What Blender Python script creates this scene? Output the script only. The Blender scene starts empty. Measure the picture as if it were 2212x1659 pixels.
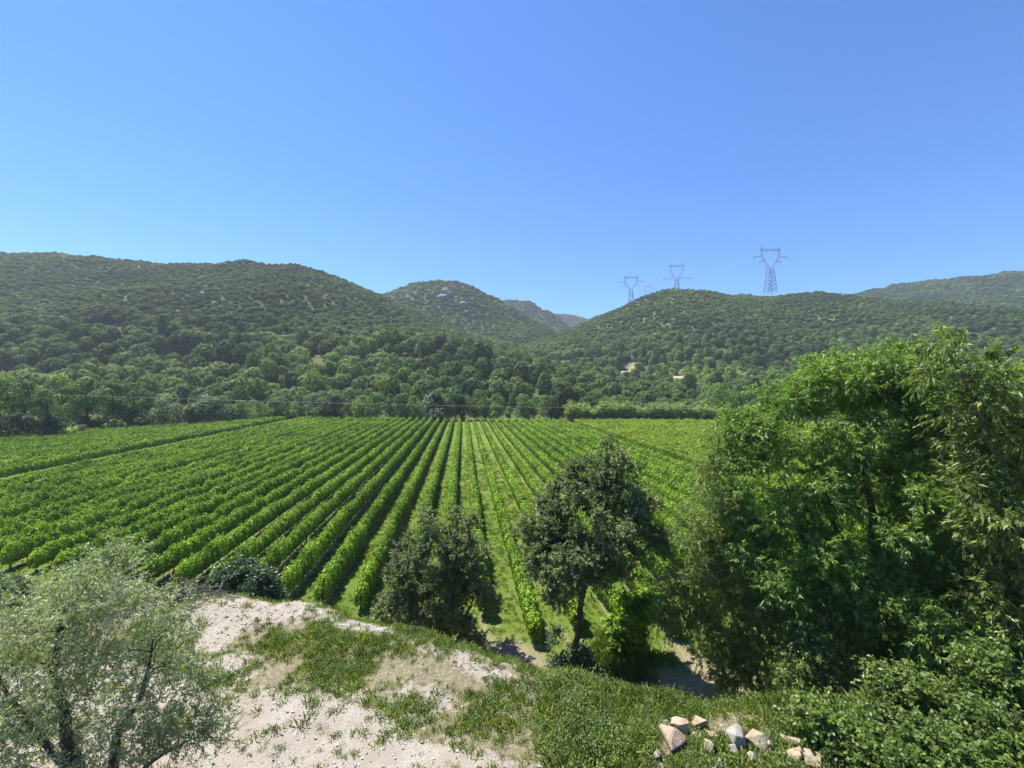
import bpy, bmesh, math, random
import numpy as np
from mathutils import Vector

R = math.radians
rng = np.random.default_rng(7)
random.seed(7)
scene = bpy.context.scene
COL = scene.collection

# ------------------------------------------------------------------ camera, sky, sun, exposure
CAM_Z = 13.0
F = 907.0                       # focal length for a picture 2212 wide
cam_d = bpy.data.cameras.new('camera')
cam = bpy.data.objects.new('camera', cam_d)
COL.objects.link(cam)
cam.location = (0, 0, CAM_Z)
cam.rotation_euler = (R(90), 0, 0)
cam_d.sensor_width = 36.0
cam_d.lens = 36.0 * F / 2212.0
cam_d.clip_start = 0.1
cam_d.clip_end = 12000
scene.camera = cam

SUN_EL, SUN_AZ = R(62), R(-54)   # azimuth clockwise from +Y; the sun stands to the left
world = bpy.data.worlds.new('World')
scene.world = world
world.use_nodes = True
wn = world.node_tree
bg = wn.nodes['Background']
sky = wn.nodes.new('ShaderNodeTexSky')
sky.sky_type = 'NISHITA'
sky.sun_disc = False
sky.sun_elevation = SUN_EL
sky.sun_rotation = SUN_AZ
sky.altitude = 200
sky.air_density = 1.0
sky.dust_density = 0.1
sky.ozone_density = 3.0
tint = wn.nodes.new('ShaderNodeMix')
tint.data_type = 'RGBA'; tint.blend_type = 'MULTIPLY'
tint.inputs[0].default_value = 1.0
tint.inputs[7].default_value = (0.31, 0.71, 1.18, 1)     # the deep blue this camera gives a clear summer sky
wn.links.new(sky.outputs[0], tint.inputs[6])
wn.links.new(tint.outputs[2], bg.inputs[0])
bg.inputs[1].default_value = 0.083

sun_d = bpy.data.lights.new('sun', 'SUN')
sun_d.energy = 5.0
sun_d.angle = R(0.53)
sun_d.color = (1.0, 0.95, 0.87)
sun = bpy.data.objects.new('sun', sun_d)
COL.objects.link(sun)
sd = Vector((math.cos(SUN_EL) * math.sin(SUN_AZ), math.cos(SUN_EL) * math.cos(SUN_AZ), math.sin(SUN_EL)))
sun.rotation_euler = sd.to_track_quat('Z', 'Y').to_euler()
sun.location = sd * 300

vs = scene.view_settings
vs.view_transform = 'Standard'
vs.look = 'None'
vs.exposure = 1.12
vs.gamma = 1.0
vs.use_curve_mapping = False
scene.cycles.max_bounces = 6
scene.cycles.transparent_max_bounces = 4
scene.cycles.volume_bounces = 0
scene.cycles.use_denoising = True

# ------------------------------------------------------------------ helpers
def at(px, py, D):
    """world point seen at (px, py) of the 2212 wide photograph, D metres ahead"""
    return np.array([(px - 1106) / F * D, D, CAM_Z - (py - 829.5) / F * D])

def gp(px, py, z=0.0):
    return at(px, py, F * (CAM_Z - z) / (py - 829.5))

def unit(v):
    v = np.asarray(v, float)
    return v / np.maximum(np.linalg.norm(v, axis=-1, keepdims=True), 1e-9)

def hash2(ix, iy, s=0):
    n = (ix.astype(np.int64) * 374761393 + iy.astype(np.int64) * 668265263 + s * 974634777) & 0xffffffff
    n = ((n ^ (n >> 13)) * 1274126177) & 0xffffffff
    return ((n ^ (n >> 16)) & 0xffff) / 65535.0

def vnoise(x, y, s=0):
    x = np.asarray(x, float); y = np.asarray(y, float)
    ix = np.floor(x); iy = np.floor(y); fx = x - ix; fy = y - iy
    fx = fx * fx * (3 - 2 * fx); fy = fy * fy * (3 - 2 * fy)
    a = hash2(ix, iy, s); b = hash2(ix + 1, iy, s); c = hash2(ix, iy + 1, s); d = hash2(ix + 1, iy + 1, s)
    return (a * (1 - fx) + b * fx) * (1 - fy) + (c * (1 - fx) + d * fx) * fy

def fbm(x, y, o=4, s=0):
    t = 0; a = 0.5
    for i in range(o):
        t = t + a * (vnoise(x * 2 ** i, y * 2 ** i, s + i) - 0.5); a *= 0.5
    return t

def sstep(a, b, x):
    t = np.clip((x - a) / (b - a), 0, 1)
    return t * t * (3 - 2 * t)

class MB:
    """collects pieces of one mesh"""
    def __init__(s): s.v = []; s.f3 = []; s.f4 = []; s.n = 0; s.t = []
    def add(s, v, f, tint=None):
        v = np.asarray(v, float).reshape(-1, 3); f = np.asarray(f, np.int64)
        (s.f3 if f.shape[1] == 3 else s.f4).append(f + s.n)
        s.v.append(v); s.n += len(v)
        s.t.append(np.full(len(v), 0.5) if tint is None else np.broadcast_to(np.asarray(tint, float), (len(v),)))
        return s
    def tube(s, path, rad, sides=6, cap=True):
        p = np.asarray(path, float); n = len(p)
        rad = np.broadcast_to(np.asarray(rad, float), (n,))
        d = np.gradient(p, axis=0); d = unit(d)
        ref = np.array([0.0, 0, 1]) if abs(d[0][2]) < 0.9 else np.array([1.0, 0, 0])
        a = unit(np.cross(d, ref)); b = np.cross(d, a)
        ang = np.arange(sides) * 2 * math.pi / sides
        ring = a[:, None, :] * np.cos(ang)[None, :, None] + b[:, None, :] * np.sin(ang)[None, :, None]
        v = (p[:, None, :] + ring * rad[:, None, None]).reshape(-1, 3)
        i = np.arange(n - 1)[:, None] * sides; j = np.arange(sides)[None, :]; k = (j + 1) % sides
        f = np.stack([i + j, i + k, i + sides + k, i + sides + j], -1).reshape(-1, 4)
        s.add(v, f)
        if cap:
            c = np.vstack([v[-sides:], p[-1] + d[-1] * rad[-1] * 0.3])
            s.add(c, np.stack([np.arange(sides), (np.arange(sides) + 1) % sides, np.full(sides, sides)], -1))
        return s
    def bar(s, a, b, w):
        return s.tube(np.array([a, b], float), [w, w], 4, False)
    def box(s, lo, hi):
        lo = np.asarray(lo, float); hi = np.asarray(hi, float)
        v = [[(lo, hi)[i][0], (lo, hi)[j][1], (lo, hi)[k][2]] for i in (0, 1) for j in (0, 1) for k in (0, 1)]
        return s.add(v, [[0, 1, 3, 2], [4, 6, 7, 5], [0, 4, 5, 1], [2, 3, 7, 6], [0, 2, 6, 4], [1, 5, 7, 3]])
    def mesh(s, name, mat, smooth=False):
        v = np.concatenate(s.v) if s.v else np.zeros((0, 3))
        f3 = np.concatenate(s.f3) if s.f3 else np.zeros((0, 3), np.int64)
        f4 = np.concatenate(s.f4) if s.f4 else np.zeros((0, 4), np.int64)
        me = bpy.data.meshes.new(name)
        me.vertices.add(len(v)); me.vertices.foreach_set('co', v.astype(np.float32).ravel())
        loops = np.concatenate([f3.ravel(), f4.ravel()]).astype(np.int32)
        me.loops.add(len(loops)); me.loops.foreach_set('vertex_index', loops)
        tot = np.concatenate([np.full(len(f3), 3), np.full(len(f4), 4)]).astype(np.int32)
        st = np.concatenate([[0], np.cumsum(tot)[:-1]]).astype(np.int32)
        me.polygons.add(len(tot)); me.polygons.foreach_set('loop_start', st); me.polygons.foreach_set('loop_total', tot)
        if smooth: me.polygons.foreach_set('use_smooth', np.ones(len(tot), bool))
        me.update(calc_edges=True)
        at_ = me.attributes.new('tint', 'FLOAT', 'POINT')
        at_.data.foreach_set('value', np.concatenate(s.t).astype(np.float32))
        me.materials.append(mat)
        return me

def link(name, data, parent=None, loc=None):
    o = bpy.data.objects.new(name, data)
    COL.objects.link(o)
    if parent: o.parent = parent
    if loc is not None: o.location = loc
    return o

def tag(o, label=None, cat=None, group=None, kind=None):
    if label: o['label'] = label
    if cat: o['category'] = cat
    if group: o['group'] = group
    if kind: o['kind'] = kind
    return o

def thing(name, label, cat, loc=(0, 0, 0), group=None, rz=0.0):
    o = bpy.data.objects.new(name, None)
    o.empty_display_size = 0.3
    COL.objects.link(o); o.location = loc; o.rotation_euler = (0, 0, rz)
    return tag(o, label, cat, group)

ORD = ['first', 'second', 'third', 'fourth', 'fifth', 'sixth', 'seventh', 'eighth', 'ninth', 'tenth', 'eleventh', 'twelfth',
       'thirteenth', 'fourteenth', 'fifteenth', 'sixteenth', 'seventeenth', 'eighteenth', 'nineteenth', 'twentieth']
TENS = {20: 'twenty', 30: 'thirty', 40: 'forty', 50: 'fifty', 60: 'sixty'}
def ordinal(n):
    if n <= 20: return ORD[n - 1]
    if n % 10 == 0: return TENS[n][:-1] + 'ieth'
    return TENS[n // 10 * 10] + '-' + ORD[n % 10 - 1]

def mesh_set_attr(me, name, arr):
    a = me.attributes.new(name, 'FLOAT', 'POINT')
    a.data.foreach_set('value', np.asarray(arr, np.float32))

# ------------------------------------------------------------------ materials
class NT:
    def __init__(s, name):
        s.m = bpy.data.materials.new(name); s.m.use_nodes = True
        s.t = s.m.node_tree; s.t.nodes.clear()
        s.out = s.t.nodes.new('ShaderNodeOutputMaterial')
    def n(s, typ, ins=None, **kw):
        nd = s.t.nodes.new('ShaderNode' + typ)
        for k, v in kw.items(): setattr(nd, k, v)
        for k, v in (ins or {}).items():
            sock = nd.inputs[k]
            if isinstance(v, bpy.types.NodeSocket): s.t.links.new(v, sock)
            else: sock.default_value = v
        return nd
    def math(s, op, a, b=0.0, clamp=False):
        return s.n('Math', {0: a, 1: b}, operation=op, use_clamp=clamp).outputs[0]
    def mix(s, f, a, b, bt='MIX'):
        nd = s.n('Mix', data_type='RGBA', blend_type=bt)
        for i, v in ((0, f), (6, a), (7, b)):
            if isinstance(v, bpy.types.NodeSocket): s.t.links.new(v, nd.inputs[i])
            else: nd.inputs[i].default_value = v if i == 0 else (*v, 1)[:4]
        return nd.outputs[2]
    def noise(s, scale, detail=4, rough=0.55, vec=None, out=0):
        if vec is None: vec = s.n('NewGeometry').outputs['Position']
        return s.n('TexNoise', {'Vector': vec, 'Scale': scale, 'Detail': detail, 'Roughness': rough}).outputs[out]
    def ramp(s, f, stops):
        nd = s.n('ValToRGB', {0: f}); cr = nd.color_ramp
        while len(cr.elements) < len(stops): cr.elements.new(0.5)
        for e, (p, c) in zip(cr.elements, stops): e.position = p; e.color = (*c, 1)
        return nd.outputs[0]
    def rng_(s, v, a, b, c=0.0, d=1.0):
        return s.n('MapRange', {0: v, 1: a, 2: b, 3: c, 4: d}, clamp=True).outputs[0]
    def attr(s, name, typ='GEOMETRY'):
        return s.n('Attribute', attribute_name=name, attribute_type=typ).outputs['Fac']
    def surf(s, sock):
        s.t.links.new(sock, s.out.inputs['Surface']); return s.m
    def pbsdf(s, col, rough=0.8, spec=0.3, bump=None, metal=0.0):
        ins = {'Base Color': col if isinstance(col, bpy.types.NodeSocket) else (*col, 1), 'Roughness': rough, 'Specular IOR Level': spec, 'Metallic': metal}
        if bump is not None: ins['Normal'] = bump
        return s.n('BsdfPrincipled', ins).outputs[0]
    def bump(s, h, strength=0.5, dist=0.05):
        return s.n('Bump', {'Height': h, 'Strength': strength, 'Distance': dist}).outputs[0]

def foliage_mat(name, stops, trans=0.35, rough=0.5, spec=0.35, inst=False, big=0.25, objvar=0.0, tcol=(1.25, 1.25, 0.5), gain=1.25):
    """leaf: colour from the leaf's own tint, plant-to-plant variation, light through the blade"""
    g = NT(name)
    t = g.attr('tint')
    if inst:
        t = g.math('ADD', g.math('MULTIPLY', t, 0.5), g.math('MULTIPLY', g.attr('tint_i', 'INSTANCER'), 0.5))
    if big:
        nz = g.noise(big, 3)
        t = g.math('ADD', t, g.rng_(nz, 0.3, 0.7, -0.22, 0.22), clamp=True)
    if objvar:
        rnd = g.n('ObjectInfo').outputs['Random']
        t = g.math('ADD', t, g.rng_(rnd, 0, 1, -objvar, objvar), clamp=True)
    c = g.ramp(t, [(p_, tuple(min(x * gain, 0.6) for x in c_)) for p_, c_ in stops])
    if inst:
        c = g.mix(g.rng_(g.n('ObjectInfo').outputs['Random'], 0.55, 1.0, 0.0, 0.45), c, g.mix(0.5, c, (0.10, 0.125, 0.085)))
    p = g.pbsdf(c, rough, spec)
    tc = g.mix(1.0, c, tcol, 'MULTIPLY')
    tr = g.n('BsdfTranslucent', {'Color': tc}).outputs[0]
    return g.surf(g.n('MixShader', {0: min(trans + 0.1, 0.5), 1: p, 2: tr}).outputs[0])

def bark_mat(name, c1, c2):
    g = NT(name)
    n = g.noise(9, 6, 0.65)
    col = g.mix(n, c1, c2)
    return g.surf(g.pbsdf(col, 0.9, 0.1, g.bump(n, 0.6, 0.03)))

def plain_mat(name, c1, c2=None, scale=3.0, rough=0.85, spec=0.2, bumpd=0.02, metal=0.0):
    g = NT(name)
    n = g.noise(scale, 6, 0.6)
    col = g.mix(g.rng_(n, 0.3, 0.7), c1, c2 or tuple(x * 0.75 for x in c1))
    return g.surf(g.pbsdf(col, rough, spec, g.bump(n, 0.4, bumpd), metal))

M = {}
M['vine'] = foliage_mat('vine_leaf', [(0.0, (0.050, 0.092, 0.012)), (0.5, (0.132, 0.215, 0.020)), (1.0, (0.23, 0.32, 0.032))], 0.16, 0.55, 0.22, big=0.12, gain=1.55)
M['vine_yellow'] = foliage_mat('vine_leaf_yellow', [(0.0, (0.11, 0.17, 0.02)), (0.5, (0.20, 0.28, 0.026)), (1.0, (0.30, 0.38, 0.035))], 0.2, 0.55, 0.22, big=0.12)
M['oak'] = foliage_mat('dark_oak_leaf', [(0.0, (0.034, 0.047, 0.019)), (0.6, (0.072, 0.094, 0.038)), (1.0, (0.14, 0.165, 0.055))], 0.25, 0.5, 0.4, big=0.5, gain=2.4)
M['ash'] = foliage_mat('ash_leaf', [(0.0, (0.036, 0.060, 0.017)), (0.55, (0.072, 0.122, 0.026)), (1.0, (0.15, 0.20, 0.036))], 0.4, 0.4, 0.5, big=0.35, gain=2.4)
M['willow'] = foliage_mat('willow_leaf', [(0.0, (0.055, 0.083, 0.028)), (0.6, (0.10, 0.14, 0.04)), (1.0, (0.165, 0.20, 0.05))], 0.38, 0.4, 0.5, big=0.4, gain=2.0)
M['walnut'] = foliage_mat('tawny_leaf', [(0.0, (0.045, 0.075, 0.02)), (0.6, (0.095, 0.135, 0.032)), (0.93, (0.17, 0.19, 0.05)), (1.0, (0.25, 0.15, 0.07))], 0.38, 0.42, 0.5, big=0.4, gain=1.9)
M['bright'] = foliage_mat('bright_leaf', [(0.0, (0.07, 0.12, 0.018)), (0.6, (0.12, 0.20, 0.03)), (1.0, (0.20, 0.27, 0.04))], 0.4, 0.5, 0.35, big=0.3)
M['olive'] = foliage_mat('olive_leaf', [(0.0, (0.085, 0.11, 0.05)), (0.5, (0.165, 0.205, 0.095)), (0.82, (0.25, 0.285, 0.155)), (1.0, (0.44, 0.46, 0.36))], 0.35, 0.4, 0.55, big=0.6, gain=1.6, tcol=(1.15, 1.2, 0.7))
M['bramble'] = foliage_mat('bramble_leaf', [(0.0, (0.05, 0.085, 0.02)), (0.5, (0.115, 0.175, 0.036)), (0.9, (0.20, 0.27, 0.055)), (1.0, (0.28, 0.28, 0.09))], 0.35, 0.42, 0.45, big=0.7)
M['shrub'] = foliage_mat('shrub_leaf', [(0.0, (0.032, 0.062, 0.034)), (0.6, (0.06, 0.11, 0.055)), (1.0, (0.11, 0.17, 0.08))], 0.3, 0.4, 0.5, big=0.7)
M['mid'] = foliage_mat('far_tree_leaf', [(0.0, (0.022, 0.045, 0.017)), (0.5, (0.050, 0.090, 0.027)), (1.0, (0.095, 0.145, 0.038))], 0.28, 0.6, 0.2, big=0.15, objvar=0.28, gain=1.9)
M['silver'] = foliage_mat('silver_tree_leaf', [(0.0, (0.04, 0.065, 0.04)), (0.6, (0.09, 0.125, 0.075)), (1.0, (0.15, 0.185, 0.12))], 0.28, 0.6, 0.2, big=0.15, objvar=0.15, gain=1.8)
M['dark'] = foliage_mat('dark_tree_leaf', [(0.0, (0.012, 0.028, 0.015)), (0.6, (0.025, 0.048, 0.022)), (1.0, (0.05, 0.08, 0.03))], 0.2, 0.6, 0.2, big=0.15, objvar=0.1, gain=1.3)
M['yellow'] = foliage_mat('yellow_tree_leaf', [(0.0, (0.09, 0.13, 0.015)), (0.6, (0.17, 0.20, 0.02)), (1.0, (0.26, 0.27, 0.03))], 0.3, 0.6, 0.2, big=0.15)
M['light'] = foliage_mat('light_tree_leaf', [(0.0, (0.045, 0.075, 0.018)), (0.6, (0.085, 0.135, 0.03)), (1.0, (0.14, 0.19, 0.04))], 0.3, 0.6, 0.2, big=0.15, objvar=0.15, gain=1.9)
M['forest'] = foliage_mat('forest_leaf', [(0.0, (0.014, 0.028, 0.013)), (0.35, (0.040, 0.064, 0.022)), (0.7, (0.072, 0.108, 0.028)), (1.0, (0.13, 0.165, 0.038))], 0.25, 0.7, 0.12, inst=True, big=0.012, gain=2.0)
M['cane'] = foliage_mat('cane_leaf', [(0.0, (0.07, 0.11, 0.05)), (0.6, (0.15, 0.21, 0.095)), (1.0, (0.24, 0.29, 0.15))], 0.4, 0.5, 0.3, big=0.2, gain=1.6)
M['grass'] = foliage_mat('grass_blade', [(0.0, (0.060, 0.088, 0.028)), (0.5, (0.118, 0.178, 0.042)), (0.8, (0.19, 0.24, 0.065)), (1.0, (0.38, 0.33, 0.20))], 0.4, 0.5, 0.3, inst=True, big=0.35, gain=1.6)
M['weed'] = foliage_mat('weed_leaf', [(0.0, (0.055, 0.09, 0.03)), (0.6, (0.115, 0.165, 0.05)), (1.0, (0.20, 0.255, 0.075))], 0.35, 0.5, 0.3, inst=True, big=0.5, gain=1.5)
M['bark'] = bark_mat('dark_bark', (0.045, 0.035, 0.026), (0.11, 0.09, 0.07))
M['bark_grey'] = bark_mat('grey_bark', (0.10, 0.085, 0.065), (0.22, 0.19, 0.15))
M['deadwood'] = bark_mat('dead_wood', (0.07, 0.058, 0.05), (0.17, 0.145, 0.125))
M['steel'] = plain_mat('galvanised_steel', (0.20, 0.22, 0.30), (0.15, 0.17, 0.25), 0.5, 0.55, 0.4, 0.0, 0.2)
M['insulator'] = plain_mat('insulator_glass', (0.15, 0.2, 0.22), None, 2, 0.3, 0.5, 0.0)
M['wire'] = plain_mat('cable_aluminium', (0.42, 0.43, 0.44), (0.36, 0.36, 0.37), 2, 0.6, 0.3, 0.0, 0.0)
M['wood'] = bark_mat('pole_wood', (0.10, 0.075, 0.055), (0.2, 0.16, 0.12))
M['wall_white'] = plain_mat('white_render', (0.42, 0.40, 0.35), (0.34, 0.32, 0.27), 0.6)
M['wall_tan'] = plain_mat('tan_render', (0.42, 0.34, 0.26), (0.34, 0.27, 0.2), 0.6)
M['roof_pale'] = plain_mat('pale_roof', (0.40, 0.33, 0.25), (0.30, 0.23, 0.17), 1.2)
M['roof_red'] = plain_mat('terracotta_roof', (0.26, 0.19, 0.14), (0.20, 0.14, 0.10), 1.2)
M['roof_grey'] = plain_mat('sheet_roof', (0.34, 0.34, 0.33), (0.26, 0.26, 0.26), 0.8, 0.7)
M['glass_dark'] = plain_mat('window_glass', (0.02, 0.025, 0.03), None, 1, 0.1, 0.5, 0.0)
M['shutter'] = plain_mat('shutter_paint', (0.18, 0.25, 0.28), None, 2)
M['tarp'] = plain_mat('teal_sheeting', (0.16, 0.30, 0.34), (0.12, 0.24, 0.28), 1.0, 0.5)
M['limestone'] = plain_mat('pale_limestone', (0.26, 0.25, 0.24), (0.14, 0.14, 0.13), 0.25, 0.9, 0.1, 0.4)
M['stone_wall'] = plain_mat('dry_stone', (0.36, 0.32, 0.26), (0.24, 0.21, 0.17), 1.5, 0.9, 0.1, 0.1)

def rock_mat(name, a, b, c):
    g = NT(name)
    n = g.noise(5, 8, 0.65); n2 = g.noise(22, 6, 0.7)
    col = g.ramp(n, [(0.3, a), (0.5, b), (0.72, c)])
    col = g.mix(g.rng_(n2, 0.55, 0.75), col, (0.16, 0.15, 0.12))
    h = g.math('ADD', n, g.math('MULTIPLY', n2, 0.5))
    return g.surf(g.pbsdf(col, 0.9, 0.15, g.bump(h, 0.8, 0.05)))
M['rock_pink'] = rock_mat('pink_limestone', (0.26, 0.18, 0.12), (0.37, 0.275, 0.19), (0.45, 0.36, 0.27))
M['rock_tan'] = rock_mat('tan_limestone', (0.26, 0.20, 0.12), (0.37, 0.30, 0.20), (0.45, 0.38, 0.27))
M['rock_grey'] = rock_mat('grey_limestone', (0.20, 0.185, 0.16), (0.31, 0.285, 0.245), (0.40, 0.375, 0.32))

def gravel_stone_mat():
    g = NT('gravel_stone')
    t = g.attr('tint_i', 'INSTANCER')
    c = g.ramp(t, [(0.0, (0.24, 0.20, 0.15)), (0.5, (0.38, 0.33, 0.27)), (1.0, (0.50, 0.46, 0.40))])
    return g.surf(g.pbsdf(c, 0.9, 0.15))
M['gravel'] = gravel_stone_mat()

ROW_A = R(6.65)
ROW_S = 2.35
ROW_U0 = -1.15
def row_u(x, y): return x * math.cos(ROW_A) + y * math.sin(ROW_A)

def field_mat():
    g = NT('vineyard_soil_and_grass')
    pos = g.n('NewGeometry').outputs['Position']
    sx = g.n('SeparateXYZ', {0: pos})
    u = g.math('ADD', g.math('MULTIPLY', sx.outputs[0], math.cos(ROW_A)), g.math('MULTIPLY', sx.outputs[1], math.sin(ROW_A)))
    v = g.math('SUBTRACT', g.math('MULTIPLY', sx.outputs[1], math.cos(ROW_A)), g.math('MULTIPLY', sx.outputs[0], math.sin(ROW_A)))
    ph = g.math('DIVIDE', g.math('SUBTRACT', u, ROW_U0), ROW_S)
    fr = g.math('SUBTRACT', ph, g.math('FLOOR', ph))
    d = g.math('ABSOLUTE', g.math('SUBTRACT', fr, 0.5))      # 0.5 under a row, 0 half way between two
    vec = g.n('CombineXYZ', {0: g.math('MULTIPLY', u, 1.0), 1: g.math('MULTIPLY', v, 0.22), 2: 0.0}).outputs[0]
    n1 = g.noise(1.1, 5, 0.6, vec); n2 = g.noise(7, 6, 0.7); n3 = g.noise(0.07, 3)
    # bare strips: under the rows, and now and then along the wheel tracks
    strip = g.math('ADD', d, g.math('MULTIPLY', g.math('SUBTRACT', n1, 0.5), 0.5))
    strip = g.rng_(strip, 0.41, 0.53)
    wheel = g.rng_(g.math('ABSOLUTE', g.math('SUBTRACT', d, 0.22)), 0.10, 0.02)
    wheel = g.math('MULTIPLY', wheel, g.rng_(n1, 0.54, 0.66))
    bare = g.math('MAXIMUM', g.math('MULTIPLY', strip, g.rng_(n2, 0.3, 0.55, 0.45, 1.0)), g.math('MULTIPLY', wheel, 0.8))
    bare = g.math('MAXIMUM', bare, g.math('MULTIPLY', g.attr('bare'), g.rng_(n2, 0.32, 0.5)))
    grass = g.ramp(g.math('ADD', g.math('MULTIPLY', n2, 0.5), g.math('MULTIPLY', n3, 0.5)),
                   [(0.3, (0.055, 0.100, 0.018)), (0.5, (0.108, 0.165, 0.028)), (0.68, (0.17, 0.20, 0.05))])
    soil = g.ramp(g.noise(14, 6, 0.7), [(0.3, (0.20, 0.145, 0.095)), (0.55, (0.33, 0.26, 0.185)), (0.75, (0.46, 0.40, 0.31))])
    col = g.mix(bare, grass, soil)
    return g.surf(g.pbsdf(col, 0.95, 0.05, g.bump(g.noise(18, 6, 0.75), 0.9, 0.08)))
M['field'] = field_mat()

def terrace_mat():
    g = NT('gravel_and_weedy_earth')
    n1 = g.noise(9, 6, 0.7); n2 = g.noise(55, 4, 0.7); n3 = g.noise(1.2, 4)
    vor = g.n('TexVoronoi', {'Vector': g.n('NewGeometry').outputs['Position'], 'Scale': 24.0})
    grav = g.ramp(g.math('ADD', g.math('MULTIPLY', vor.outputs['Distance'], 0.35), g.math('MULTIPLY', n2, 0.75)),
                  [(0.28, (0.23, 0.20, 0.155)), (0.5, (0.35, 0.31, 0.255)), (0.75, (0.43, 0.395, 0.34))])
    grav = g.mix(g.rng_(n3, 0.42, 0.68), grav, (0.31, 0.265, 0.21))
    earth = g.ramp(g.math('ADD', g.math('MULTIPLY', n1, 0.5), g.math('MULTIPLY', n2, 0.5)), [(0.34, (0.11, 0.11, 0.05)), (0.5, (0.20, 0.175, 0.105)), (0.62, (0.36, 0.315, 0.24))])
    m = g.math('ADD', g.attr('gravel'), g.math('ADD', g.math('MULTIPLY', g.math('SUBTRACT', n1, 0.5), 0.9), g.math('MULTIPLY', g.math('SUBTRACT', n3, 0.5), 1.6)))
    col = g.mix(g.rng_(m, 0.35, 0.62), earth, grav)
    h = g.math('ADD', g.math('MULTIPLY', vor.outputs['Distance'], -0.5), n2)
    return g.surf(g.pbsdf(col, 0.95, 0.08, g.bump(h, 0.9, 0.03)))
M['terrace'] = terrace_mat()

def hill_mat():
    g = NT('forest_floor')
    n1 = g.noise(0.05, 6, 0.65); n2 = g.noise(0.4, 5, 0.7)
    c = g.ramp(g.math('ADD', g.math('MULTIPLY', n1, 0.6), g.math('MULTIPLY', n2, 0.4)),
               [(0.3, (0.05, 0.07, 0.025)), (0.5, (0.085, 0.11, 0.04)), (0.66, (0.13, 0.135, 0.06)), (0.8, (0.22, 0.20, 0.13))])
    c = g.mix(g.rng_(g.attr('bare'), 0.3, 0.8), c, g.ramp(n2, [(0.3, (0.17, 0.17, 0.07)), (0.7, (0.40, 0.33, 0.22))]))
    return g.surf(g.pbsdf(c, 0.95, 0.05, g.bump(n2, 0.8, 0.8)))
M['hill'] = hill_mat()

# ------------------------------------------------------------------ the lie of the land
RIDGES = [   # (px, py, distance) along each crest; width of the slope below it
    ([(-900, 640, 430), (-400, 556, 455), (0, 541, 460), (90, 546, 455), (250, 557, 450), (400, 567, 445), (450, 568, 442), (570, 559, 440),
      (640, 566, 440), (690, 603, 445), (735, 634, 455), (775, 668, 465), (820, 725, 470)], 240, 1.05, 'left'),
    ([(560, 790, 250), (640, 752, 270), (740, 728, 285), (850, 715, 290), (950, 742, 275), (1010, 790, 250)], 100, 1.1, 'left'),
    ([(600, 700, 690), (700, 672, 700), (770, 646, 700), (840, 630, 690), (900, 607, 670), (945, 599, 660), (985, 601, 650), (1015, 626, 645), (1050, 658, 630), (1090, 690, 600), (1130, 725, 570), (1165, 765, 520), (1180, 805, 450)], 150, 1.0, 'middle'),
    ([(960, 690, 1000), (1050, 650, 990), (1090, 646, 980), (1140, 649, 950), (1175, 668, 930), (1205, 705, 900), (1225, 745, 840)], 140, 1.1, 'middle'),
    ([(1100, 700, 1400), (1200, 679, 1350), (1240, 680, 1350), (1270, 691, 1350), (1330, 700, 1350)], 200, 1.1, 'middle'),
    ([(1215, 745, 860), (1240, 720, 920), (1265, 695, 980), (1300, 678, 980), (1335, 670, 960), (1420, 668, 940)], 150, 1.1, 'right'),
    ([(1200, 790, 420), (1225, 762, 440), (1260, 732, 452), (1300, 703, 465), (1345, 676, 480), (1380, 654, 490), (1450, 629, 500)], 95, 1.0, 'right'),
    ([(1450, 627, 500), (1500, 625, 500), (1600, 629, 505), (1700, 631, 500), (1740, 628, 485), (1850, 640, 475), (1900, 648, 470), (2000, 662, 470), (2212, 690, 460), (2700, 740, 450)], 205, 1.0, 'right'),
    ([(1340, 690, 760), (1365, 662, 745), (1460, 640, 735), (1560, 640, 690), (1664, 640, 540)], 120, 1.0, 'right'),
    ([(1370, 672, 1230), (1400, 652, 1206), (1500, 645, 1180)], 160, 1.0, 'right'),
    ([(1780, 690, 820), (1850, 645, 800), (1900, 624, 790), (1950, 612, 780), (2050, 604, 770), (2150, 590, 760), (2212, 586, 750), (2700, 560, 740)], 380, 1.15, 'right'),
]
def hill_z(x, y, rough=True):
    x = np.asarray(x, float); y = np.asarray(y, float)
    r = np.hypot(x * 0.75, y)
    zb = np.where(r > 168, 0.10 * (r - 168) + 0.00004 * np.maximum(r - 168, 0) ** 2, 0.0)
    zb = np.where(r > 620, 0.10 * 452 + 0.00004 * 452 ** 2, zb)
    z = zb.copy()
    for pts, W, p, _ in RIDGES:
        P = np.array([at(*q) for q in pts])
        cand = zb.copy()
        for a, b in zip(P[:-1], P[1:]):
            ab = b[:2] - a[:2]
            t = np.clip(((x - a[0]) * ab[0] + (y - a[1]) * ab[1]) / (ab @ ab), 0, 1)
            d = np.hypot(x - a[0] - t * ab[0], y - a[1] - t * ab[1])
            h = a[2] + t * (b[2] - a[2])
            tt = np.clip((np.sqrt(d ** 2 + 18 ** 2) - 18) / W, 0, 1)
            cand = np.maximum(cand, zb + np.maximum(h - 4 - zb, 0) * (1 - tt) ** p)
        k = 6.0
        hh = np.clip(0.5 + 0.5 * (cand - z) / k, 0, 1)
        z = np.where(cand > zb + 0.01, z * (1 - hh) + cand * hh + k * hh * (1 - hh) * np.clip((cand - zb) / 10, 0, 1), z)
    if rough:
        amp = np.clip((z - zb) / 40, 0, 1)
        z = z + amp * (16 * fbm(x / 90, y / 90, 3, 3) + 6 * fbm(x / 25, y / 25, 2, 9)) * np.clip(z / 60, 0.3, 1)
    edge = sstep(150, 175, r)
    return z * edge - 0.8 * (1 - edge)

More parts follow.
